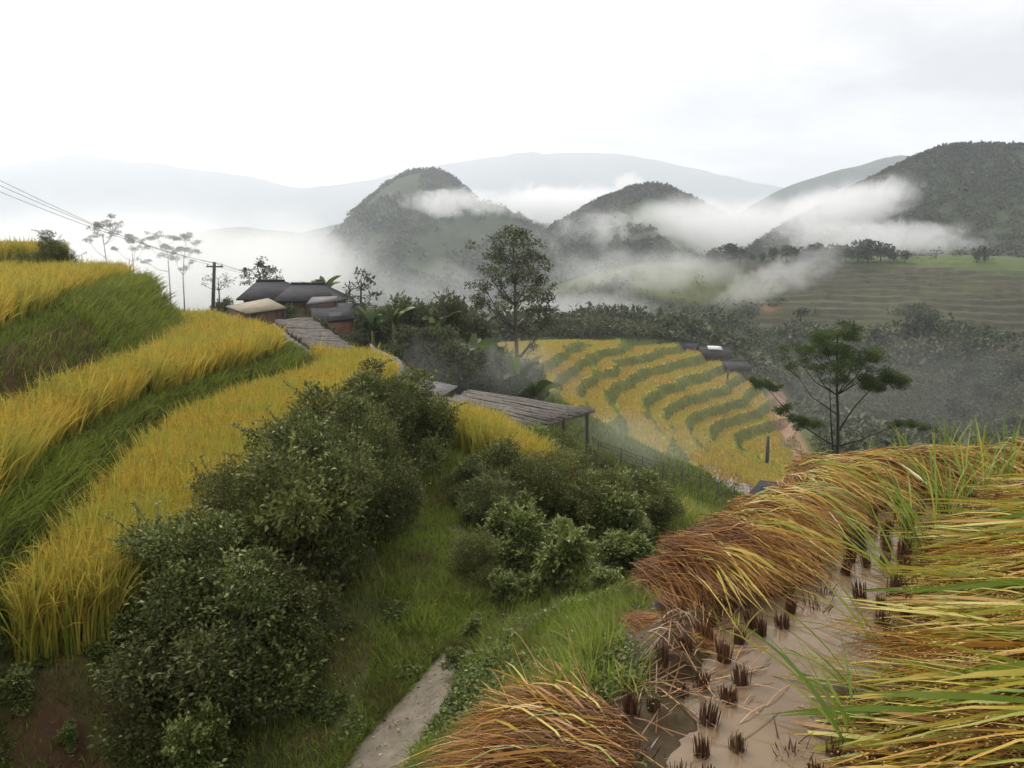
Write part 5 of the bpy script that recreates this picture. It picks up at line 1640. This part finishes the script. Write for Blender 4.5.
tag(obj("pebbles", mesh_np("pebbles", v.reshape(-1, 3), q.reshape(-1, 4), None, [M["pebble"]], {})), "small pebbles and crumbs of earth along the footpath", None, None, "stuff")
# ------------------------------------------------------------------ hills and mountains


def hill_surface(ridge, Y, front, back, base, seed, rough, nx=220, ny=70, spur=0.35, curve=1.25):
    """a hill whose crest follows the traced RIDGE at distance Y; slopes run FRONT metres towards the camera and BACK metres away"""
    R = np.array([at(px, py, Y) for px, py in ridge])
    xs = np.linspace(R[0, 0], R[-1, 0], nx)
    # smooth crest through the traced points
    zr = np.interp(xs, R[:, 0], R[:, 2])
    k = max(3, nx // 60)
    ker = np.hanning(2 * k + 1); ker /= ker.sum()
    zr = np.convolve(np.pad(zr, k, mode="edge"), ker, "valid")
    t = np.concatenate([-np.linspace(1, 0, ny) ** 1.3, np.linspace(0, 1, ny // 3)[1:]])
    X, T = np.meshgrid(xs, t)
    D = np.where(T < 0, T * front, T * back)
    wob = fbm(X / (front * 0.35) + 3, D / (front * 0.6), seed, 4) * front * 0.16
    Yv = Y + D + wob * np.abs(T)
    prof = np.clip(1 - np.abs(T), 0, 1) ** curve
    warp = fbm(X / (front * spur) + D / (front * 1.5), D / (front * 1.1), seed + 5, 4)
    Z = base + (zr[None, :] - base) * np.clip(prof * (1 + warp * 1.9 * np.abs(T) * (1 - np.abs(T)) * 3), 0, 1.15)
    Z = Z + fbm(X / (front * 0.06), D / (front * 0.06), seed + 9, 4) * rough * np.clip(np.abs(T) * 6 + 0.5, 0, 1)
    # ends taper into the ground
    end = sstep(np.minimum((X - xs[0]), (xs[-1] - X)) / ((xs[-1] - xs[0]) * 0.08))
    Z = base + (Z - base) * end
    idx = np.arange(X.size).reshape(X.shape)
    q = np.stack([idx[:-1, :-1], idx[:-1, 1:], idx[1:, 1:], idx[1:, :-1]], -1).reshape(-1, 4)
    return X, Yv, Z, q


def hill_mat(name, stops, scale):
    m, nt, out = newmat(name)
    tc = nt.nodes.new("ShaderNodeTexCoord")
    n1 = N(nt, "ShaderNodeTexNoise", Scale=scale, Detail=7.0, Roughness=0.62)
    nt.links.new(tc.outputs["Object"], n1.inputs["Vector"])
    r = ramp(nt, n1.outputs[0], stops)
    p = N(nt, "ShaderNodeBsdfPrincipled", Roughness=0.95)
    p.inputs["Specular IOR Level"].default_value = 0.1
    nt.links.new(r.outputs[0], p.inputs["Base Color"])
    b = N(nt, "ShaderNodeBump", Strength=0.8, Distance=2.0)
    nt.links.new(n1.outputs[0], b.inputs["Height"])
    nt.links.new(b.outputs[0], p.inputs["Normal"])
    nt.links.new(p.outputs[0], out.inputs[0])
    return m


HG = hill_mat("hillside_scrub", [(0.32, (0.028, 0.042, 0.02)), (0.52, (0.045, 0.062, 0.026)), (0.66, (0.075, 0.095, 0.038)), (0.76, (0.12, 0.125, 0.06))], 0.03)
HF = hill_mat("far_mountain_forest", [(0.35, (0.03, 0.045, 0.03)), (0.65, (0.06, 0.08, 0.045))], 0.006)
CROWNS = []


def hill(ridge, Y, front, back, base, seed, rough, mat, ncrown=0, crown=4.0, thr=0.0, **kw):
    X, Yv, Z, q = hill_surface(ridge, Y, front, back, base, seed, rough, **kw)
    me = mesh_np("hill", np.stack([X.ravel(), Yv.ravel(), Z.ravel()], 1), q, None, [mat], {}, True)
    tag(obj("hill", me), kind="structure")
    if ncrown:
        r = np.random.default_rng(seed + 50)
        ny, nx = X.shape
        i, j = r.uniform(0, ny - 1.01, ncrown * 3), r.uniform(0, nx - 1.01, ncrown * 3)
        # the crest gets a few more, so that the skyline reads as trees
        i[:ncrown // 4] = (70 - 1) + r.normal(-1, 2, ncrown // 4)
        i = np.clip(i, 0, ny - 1.01)
        a, b = i.astype(int), j.astype(int)
        fi, fj = i - a, j - b

        def bil(A):
            return A[a, b] * (1 - fi) * (1 - fj) + A[a + 1, b] * fi * (1 - fj) + A[a, b + 1] * (1 - fi) * fj + A[a + 1, b + 1] * fi * fj
        P = np.stack([bil(X), bil(Yv), bil(Z)], 1)
        keep = fbm(P[:, 0] / 40, P[:, 1] / 40, seed + 3) > thr
        keep[:ncrown // 4] = fbm(P[:ncrown // 4, 0] / 12, P[:ncrown // 4, 1] / 25, seed + 4) > thr - 0.02
        P = P[keep][:ncrown]
        CROWNS.append((P, crown * r.uniform(0.4, 1.2, len(P))))
    return X, Yv, Z


hill([(250, 330), (330, 262), (362, 212), (374, 201), (385, 190), (404, 178), (418, 172), (430, 170), (442, 173), (455, 181), (475, 198), (500, 212), (540, 226), (600, 240), (680, 262)], 680, 330, 200, -42, 1001, 4, HG, 9000, 3.6, -0.04, nx=260)
hill([(380, 262), (420, 226), (440, 213), (468, 203), (490, 204), (508, 210), (530, 224), (560, 240)], 560, 170, 100, -42, 1002, 3, HG, 1200, 4.0, 0.0)
hill([(500, 275), (540, 236), (565, 222), (590, 207), (612, 197), (630, 189), (645, 186), (660, 187), (680, 193), (700, 204), (716, 212), (740, 226), (770, 244), (820, 275)], 480, 210, 140, -40, 1003, 3, HG, 7500, 2.9, -0.10, nx=260)
hill([(700, 290), (760, 242), (800, 219), (820, 208), (835, 201), (850, 192), (868, 183), (890, 172), (905, 164), (925, 155), (940, 150), (960, 147), (985, 147), (1024, 147), (1060, 145), (1120, 142), (1200, 150), (1300, 170)], 390, 135, 200, -8, 1004, 2.5, HG, 14000, 2.3, -0.24, nx=320)
hill([(640, 300), (700, 246), (745, 210), (775, 192), (800, 182), (830, 172), (860, 166), (878, 160), (890, 157), (902, 161), (920, 172), (960, 190), (1040, 215), (1150, 300)], 1500, 500, 400, -60, 1005, 10, HF, nx=260)
hill([(-420, 240), (-250, 200), (-120, 180), (-40, 175), (0, 168), (30, 162), (55, 158), (82, 153), (105, 157), (130, 163), (150, 162), (175, 166), (205, 172), (240, 174), (300, 190), (360, 182), (420, 168), (470, 160), (525, 154), (570, 152), (610, 154), (650, 158), (700, 170), (760, 184), (840, 198), (950, 205), (1100, 190), (1300, 180), (1500, 230)], 4000, 1400, 500, -60, 1006, 30, HF, nx=400)
hill([(150, 270), (185, 243), (215, 229), (240, 226), (270, 230), (300, 233), (330, 225), (360, 222), (400, 228), (440, 250)], 1100, 300, 200, -50, 1007, 6, HF)

# the woods on those hills: crowns nobody could count
V, Q, T, n = [], [], [], 0
for s, (P, R) in enumerate(CROWNS):
    r = np.random.default_rng(1100 + s)
    per = 16
    k = np.repeat(np.arange(len(P)), per)
    d = r.normal(0, 1, (len(k), 3))
    d /= np.linalg.norm(d, axis=1, keepdims=True)
    d[:, 2] = np.abs(d[:, 2]) * 1.1
    pos = P[k] + d * (R[k] * r.uniform(0.35, 0.85, len(k)))[:, None] * np.array([0.75, 0.75, 0.8])
    v, q, t = leaves(pos, d + r.normal(0, 0.5, d.shape), R[k] * r.uniform(0.35, 0.7, len(k)), 0.8, np.clip(r.normal(0.4, 0.2, len(k)) + r.normal(0, 0.15, len(P))[k], 0, 1), 1200 + s)
    V.append(v); Q.append(q + n); T.append(t); n += len(v)
me = mesh_np("far_woods", np.concatenate(V), np.concatenate(Q), None, [M["wood_far"]], {"tint": np.concatenate(T)})
tag(obj("far_woods", me), "dense green woods covering the misty hills across the valley", None, None, "stuff")

# scrub over the opposite slope
r = np.random.default_rng(1300)
n0 = 50000
az = r.uniform(-0.30, 0.68, n0)
rr_ = np.exp(r.uniform(math.log(95), math.log(300), n0))
x, y = np.sin(az) * rr_, np.cos(az) * rr_
z, W = ground(x, y, True)
den = (fbm(x / 20, y / 20, 1301) + 0.10 + 0.22 * ((az > 0.3) & (rr_ < 170))) * 5.0
keep = (r.uniform(0, 1, n0) < np.clip(den, 0.05, 1)) & (W["bowl"] < 0.05) & ((W["dry"] + W["dry2"] < 0.5) | ((rr_ < 195) & (r.uniform(0, 1, n0) < 0.6))) & (dist_poly(x, y, [p[:2] for p in RED]) > 3) & (~((az > 0.15) & (rr_ > 222)) | (r.uniform(0, 1, n0) < 0.04))
P = np.stack([x, y, z], 1)[keep]
xa, ya = r.uniform(9, 75, 9000), r.uniform(26, 100, 9000)
za, Wa = ground(xa, ya, True)
ka = (Wa["bowl"] < 0.02) & (Wa["mud2"] < 0.1) & (xa > 13 + 0.16 * (ya - 26)) & (dist_poly(xa, ya, [p[:2] for p in RED]) > 2) & (r.uniform(0, 1, 9000) < np.clip((fbm(xa / 7, ya / 7, 1310) + 0.2) * 3.5, 0.08, 1)) & (np.hypot(xa - 12.2, ya - 30) > 2.5) & ~((xa < 15) & (ya < 31))
P = np.concatenate([P, np.stack([xa, ya, za], 1)[ka]])
near_ = np.hypot(P[:, 0], P[:, 1]) < 92
R = r.uniform(0.4, 1.9, len(P)) * np.where(near_, 0.55, 1.0) * (1 + 0.9 * (fbm(P[:, 0] / 15, P[:, 1] / 15, 1305) > 0.1))
per = 34
k = np.repeat(np.arange(len(P)), per)
d = r.normal(0, 1, (len(k), 3))
d /= np.linalg.norm(d, axis=1, keepdims=True)
d[:, 2] = np.abs(d[:, 2])
pos = P[k] + d * (R[k] * r.uniform(0.3, 0.9, len(k)))[:, None]
v, q, t = leaves(pos, d + r.normal(0, 0.6, d.shape), R[k] * r.uniform(0.15, 0.33, len(k)), 0.75, np.clip(r.normal(0.42, 0.2, len(k)) + r.normal(0, 0.26, len(P))[k] + 0.06, 0, 1), 1302)
tag(obj("scrub", mesh_np("scrub", v, q, None, [M["wood_far"]], {"tint": t})), "dense scrub and bamboo thickets covering the opposite slope of the valley", None, None, "stuff")

# separate trees on the flat crest of the opposite slope, and bushes on the slope nearer by
CT_ = []
for i in range(3):
    v, q, t = leaf_cloud(1400 + i, [(rng.normal(0, 0.8), rng.normal(0, 0.8), 2.0 + rng.uniform(-0.7, 1.6), 1.0, 1.0, 0.8) for _ in range(9)], 900, 0.5, 0.6)
    CT_.append((mesh_np("crown", v, q, None, [M["wood_far"]], {"tint": t}), MB().tube([[0, 0, -0.3], [0.1, 0, 1.2], [0, 0, 2.4]], [0.14, 0.1, 0.05], 5).mesh("trunk", M["dark_bark"])))
for i, (px, Y, s, sx) in enumerate([(715, 262, 1.0, 1.3), (728, 262, 1.25, 1.3), (740, 262, 1.0, 1.0), (762, 258, 0.7, 0.7), (776, 256, 0.95, 1.1), (786, 256, 1.1, 1.1), (797, 256, 1.0, 1.1), (808, 254, 1.15, 0.9), (817, 254, 1.25, 0.8), (827, 250, 1.2, 0.7), (838, 250, 0.95, 0.9), (846, 248, 1.1, 1.0), (858, 250, 1.35, 1.2), (868, 250, 1.5, 1.2),
                                    (880, 250, 1.2, 1.2), (893, 248, 0.9, 1.0), (830, 236, 0.9, 1.1), (837, 236, 1.1, 0.9), (977, 226, 1.05, 0.45), (985, 226, 1.0, 0.45), (905, 252, 0.8, 1.0), (752, 262, 0.6, 0.6), (802, 262, 0.7, 1.2)]):
    h_ = hit(px, 262 if px < 900 else 263, 120)
    x, Y = h_[0], min(h_[1], 275.0)
    t = thing("crest_tree", "small dark tree among those standing along the flat crest of the opposite slope", "tree", (x, Y, gz(x, Y) - 0.1), i * 1.3, "trees along the flat crest")
    t.scale = (s * sx, s * sx, s)
    obj("crown", CT_[i % 3][0], t)
    obj("trunk", CT_[i % 3][1], t)
for i, (px, py, s) in enumerate([(930, 430, 0.7), (950, 415, 0.8), (985, 400, 0.9), (1010, 430, 0.7), (905, 425, 0.5), (800, 360, 0.6), (880, 350, 1.2), (905, 345, 1.3), (925, 335, 1.2), (1015, 380, 0.9), (970, 385, 0.8), (800, 320, 0.7), (965, 445, 0.7), (1000, 450, 0.7)]):
    p = hit(px, py, 80)
    t = thing("valley_tree", "dark bushy tree on the hazy lower slope behind the umbrella tree", "tree", p, i * 1.1, "trees of the lower slope")
    t.scale = (s * 1.25, s * 1.25, s * 0.9)
    obj("crown", CT_[i % 3][0], t)
    obj("trunk", CT_[i % 3][1], t)
# ------------------------------------------------------------------ sky, sun, air
SUN_EL, SUN_AZ = math.radians(48), math.radians(-28)   # high, ahead and to the left
w = bpy.data.worlds.new("World")
SC.world = w
w.use_nodes = True
nt = w.node_tree
for n in list(nt.nodes):
    nt.nodes.remove(n)
out = nt.nodes.new("ShaderNodeOutputWorld")
sky = nt.nodes.new("ShaderNodeTexSky")
sky.sky_type = "NISHITA"
sky.sun_disc = False
sky.sun_elevation = SUN_EL
sky.sun_rotation = SUN_AZ
tc = nt.nodes.new("ShaderNodeTexCoord")
sep = nt.nodes.new("ShaderNodeSeparateXYZ")
nt.links.new(tc.outputs["Generated"], sep.inputs[0])
zc = N(nt, "ShaderNodeMath", operation="MAXIMUM"); zc.inputs[1].default_value = 0.0
nt.links.new(sep.outputs[2], zc.inputs[0])
za = N(nt, "ShaderNodeMath", operation="ADD"); za.inputs[1].default_value = 0.09
nt.links.new(zc.outputs[0], za.inputs[0])
dx = N(nt, "ShaderNodeMath", operation="DIVIDE"); nt.links.new(sep.outputs[0], dx.inputs[0]); nt.links.new(za.outputs[0], dx.inputs[1])
dy = N(nt, "ShaderNodeMath", operation="DIVIDE"); nt.links.new(sep.outputs[1], dy.inputs[0]); nt.links.new(za.outputs[0], dy.inputs[1])
cmb = nt.nodes.new("ShaderNodeCombineXYZ")
nt.links.new(dx.outputs[0], cmb.inputs[0]); nt.links.new(dy.outputs[0], cmb.inputs[1])
n1 = N(nt, "ShaderNodeTexNoise", Scale=0.55, Detail=7.0, Roughness=0.55, Distortion=0.4)
nt.links.new(cmb.outputs[0], n1.inputs["Vector"])
r1 = ramp(nt, n1.outputs[0], [(0.36, (5.3, 5.2, 5.2)), (0.50, (9.4, 9.15, 8.95)), (0.62, (13.8, 13.3, 12.8))])
cover = N(nt, "ShaderNodeMapRange", **{"From Min": 0.25, "From Max": 0.45, "To Min": 0.92, "To Max": 0.98})
nt.links.new(n1.outputs[0], cover.inputs[0])
dt = N(nt, "ShaderNodeVectorMath", operation="DOT_PRODUCT")
nt.links.new(tc.outputs["Generated"], dt.inputs[0])
dt.inputs[1].default_value = Vector((math.sin(SUN_AZ) * math.cos(SUN_EL), math.cos(SUN_AZ) * math.cos(SUN_EL), math.sin(SUN_EL)))
glow = N(nt, "ShaderNodeMapRange", interpolation_type="SMOOTHSTEP", **{"From Min": 0.74, "From Max": 1.0, "To Min": 0.80, "To Max": 3.5})
nt.links.new(dt.outputs["Value"], glow.inputs[0])
lit = mixc(nt, r1.outputs[0], glow.outputs[0], 1.0, "MULTIPLY")
col = mixc(nt, sky.outputs[0], lit, cover.outputs[0])
bg = N(nt, "ShaderNodeBackground", Strength=0.1)
nt.links.new(col, bg.inputs[0])
nt.links.new(bg.outputs[0], out.inputs[0])
w["kind"] = "structure"

sd_ = bpy.data.lights.new("sun", "SUN")
sd_.energy = 1.5
sd_.angle = math.radians(12)
sd_.color = (1.0, 0.95, 0.87)
sun = bpy.data.objects.new("sun", sd_)
COL.objects.link(sun)
sdir = Vector((math.sin(SUN_AZ) * math.cos(SUN_EL), math.cos(SUN_AZ) * math.cos(SUN_EL), math.sin(SUN_EL)))
sun.rotation_euler = sdir.to_track_quat("Z", "Y").to_euler()
sun.location = (0, 0, 50)

HAZE_D = 0.00040
m, nt, out = newmat("haze_air")
pv = nt.nodes.new("ShaderNodeVolumePrincipled")
pv.inputs["Color"].default_value = (0.88, 0.925, 1.0, 1)
pv.inputs["Density"].default_value = HAZE_D
pv.inputs["Anisotropy"].default_value = 0.4
nt.links.new(pv.outputs[0], out.inputs["Volume"])
mb = MB().box((0, 2500, 255), (9000, 5200, 640))
hz = obj("haze", mb.mesh("haze", m))
tag(hz, "pale blue haze filling the valley air", None, None, "stuff")


def mist(label, px, py, Y, size, dens, seed=0, lo=0.43, hi=0.60, rz=0.0, step=0.45, name="mist", size0=None, tilt=0.0, color=(0.995, 0.997, 1.0)):
    c = at(px, py, Y)
    s0 = size0 or size[2] * 1.5
    stretch = [v / s0 for v in size]
    m, nt, out = newmat("drifting_mist")
    tc = nt.nodes.new("ShaderNodeTexCoord")
    ln = N(nt, "ShaderNodeVectorMath", operation="LENGTH")
    nt.links.new(tc.outputs["Object"], ln.inputs[0])
    fall = N(nt, "ShaderNodeMapRange", interpolation_type="SMOOTHSTEP", **{"From Min": 1.0, "From Max": 0.25, "To Min": 0.0, "To Max": 1.0})
    nt.links.new(ln.outputs["Value"], fall.inputs[0])
    mp = nt.nodes.new("ShaderNodeMapping")
    mp.inputs["Location"].default_value = (seed * 3.17, seed * 1.3, seed * 7.7)
    mp.inputs["Scale"].default_value = stretch
    nt.links.new(tc.outputs["Object"], mp.inputs[0])
    nz = N(nt, "ShaderNodeTexNoise", Scale=1.1, Detail=6.0, Roughness=0.64, Distortion=1.3)
    nt.links.new(mp.outputs[0], nz.inputs["Vector"])
    # thin the noise away towards the rim so that the bank ends in wisps
    ad = N(nt, "ShaderNodeMath", operation="MULTIPLY_ADD")
    nt.links.new(fall.outputs[0], ad.inputs[0]); ad.inputs[1].default_value = 0.34; ad.inputs[2].default_value = -0.19
    sm = N(nt, "ShaderNodeMath", operation="ADD")
    nt.links.new(nz.outputs[0], sm.inputs[0]); nt.links.new(ad.outputs[0], sm.inputs[1])
    th = N(nt, "ShaderNodeMapRange", interpolation_type="SMOOTHSTEP", **{"From Min": lo, "From Max": hi, "To Min": 0.0, "To Max": 1.0})
    nt.links.new(sm.outputs[0], th.inputs[0])
    mu = N(nt, "ShaderNodeMath", operation="MULTIPLY")
    nt.links.new(fall.outputs[0], mu.inputs[0]); nt.links.new(th.outputs[0], mu.inputs[1])
    m2 = N(nt, "ShaderNodeMath", operation="MULTIPLY"); m2.inputs[1].default_value = dens
    nt.links.new(mu.outputs[0], m2.inputs[0])
    pv = nt.nodes.new("ShaderNodeVolumePrincipled")
    pv.inputs["Color"].default_value = (*color, 1)
    pv.inputs["Anisotropy"].default_value = 0.3
    nt.links.new(m2.outputs[0], pv.inputs["Density"])
    nt.links.new(pv.outputs[0], out.inputs["Volume"])
    try:
        m.cycles.volume_step_rate = step
    except Exception:
        pass
    # closed unit sphere
    nu, nv = 24, 12
    v = [[0, 0, 1], [0, 0, -1]]
    t, q = [], []
    for i in range(1, nv):
        for j in range(nu):
            a, b = PI * i / nv, 2 * PI * j / nu
            v.append([math.sin(a) * math.cos(b), math.sin(a) * math.sin(b), math.cos(a)])
    f = lambda i, j: 2 + (i - 1) * nu + j % nu
    for j in range(nu):
        t.append([0, f(1, j), f(1, j + 1)])
        t.append([1, f(nv - 1, j + 1), f(nv - 1, j)])
        for i in range(1, nv - 1):
            q.append([f(i, j), f(i + 1, j), f(i + 1, j + 1), f(i, j + 1)])
    o = obj(name, mesh_np(name, np.array(v, float), q, t, [m]), None, c, rz)
    o.scale = size
    o.rotation_euler = (0, tilt, rz)
    return tag(o, label, None, None, "stuff")

mist("white cloud bank filling the valley behind the flat crest", 745, 234, 420, (150, 60, 28), 0.05, 1, size0=30)
mist("white cloud tongue rising beside the dark wooded ridge", 845, 207, 335, (56, 26, 16), 0.08, 2, rz=0.2, size0=16, tilt=-0.2)
mist("mist puffs lying over the flat crest and its trees", 880, 238, 285, (58, 20, 11), 0.06, 3, size0=13)
mist("broad mist filling the valley behind the houses", 140, 272, 330, (135, 110, 38), 0.018, 4, 0.30, 0.56, size0=40)
mist("mist veil hanging before the pointed hill", 292, 266, 420, (52, 60, 42), 0.020, 5, 0.34, 0.6, size0=34)
mist("white puffs round the waist of the pointed hill", 455, 203, 450, (55, 20, 14), 0.07, 6, 0.48, 0.64, size0=15)
mist("white cloud between the two green hills", 560, 206, 560, (80, 40, 24), 0.07, 7, size0=22)
mist("wisp of cloud at the top of the rounded hill", 630, 188, 505, (18, 10, 15), 0.12, 8, size0=12)
mist("drifting mist over the valley behind the tall tree", 650, 275, 225, (52, 30, 14), 0.026, 9, 0.46, 0.68, size0=14)
mist("mist over the terraced slope below the pointed hill", 430, 295, 270, (60, 40, 20), 0.008, 10, 0.46, 0.68, size0=20)
mist("slanting smoke drifting down the opposite slope", 782, 276, 195, (30, 9, 8.5), 0.055, 11, 0.45, 0.64, name="smoke", tilt=-0.40, size0=6)
mist("grey smoke drifting through the thicket and the bamboo roof", 475, 372, 37, (8, 5, 2.6), 0.06, 12, name="smoke", size0=3)
mist("thin mist over the gully beyond the shrubs", 620, 440, 38, (8, 6, 2.2), 0.035, 13, size0=3)
mist("thin mist hanging in the low valley behind the umbrella tree", 890, 390, 80, (34, 22, 9), 0.0035, 15, 0.34, 0.6, size0=10)
mist("thin mist among the feathery trees beyond the upper terrace", 150, 258, 72, (26, 10, 6), 0.03, 16, 0.3, 0.6)
mist("mist drifting over the skyline of the terraced spur", 570, 316, 135, (26, 12, 7.0), 0.06, 14, size0=8)

SC.view_settings.view_transform = "Standard"
SC.view_settings.look = "None"
SC.view_settings.gamma = 1.0
SC.view_settings.use_curve_mapping = False
SC.view_settings.exposure = 0.46
cy = SC.cycles
cy.use_denoising = True
try:
    cy.denoiser = "OPENIMAGEDENOISE"
    cy.denoising_input_passes = "RGB_ALBEDO_NORMAL"
except Exception:
    pass
cy.use_adaptive_sampling = True
cy.adaptive_threshold = 0.02
cy.max_bounces = 7
cy.diffuse_bounces = 3
cy.glossy_bounces = 2
cy.transmission_bounces = 3
cy.volume_bounces = 5
cy.transparent_max_bounces = 8
cy.volume_step_rate = 1.0
cy.volume_max_steps = 96
cy.caustics_reflective = False
cy.caustics_refractive = False
cy.sample_clamp_indirect = 4.0
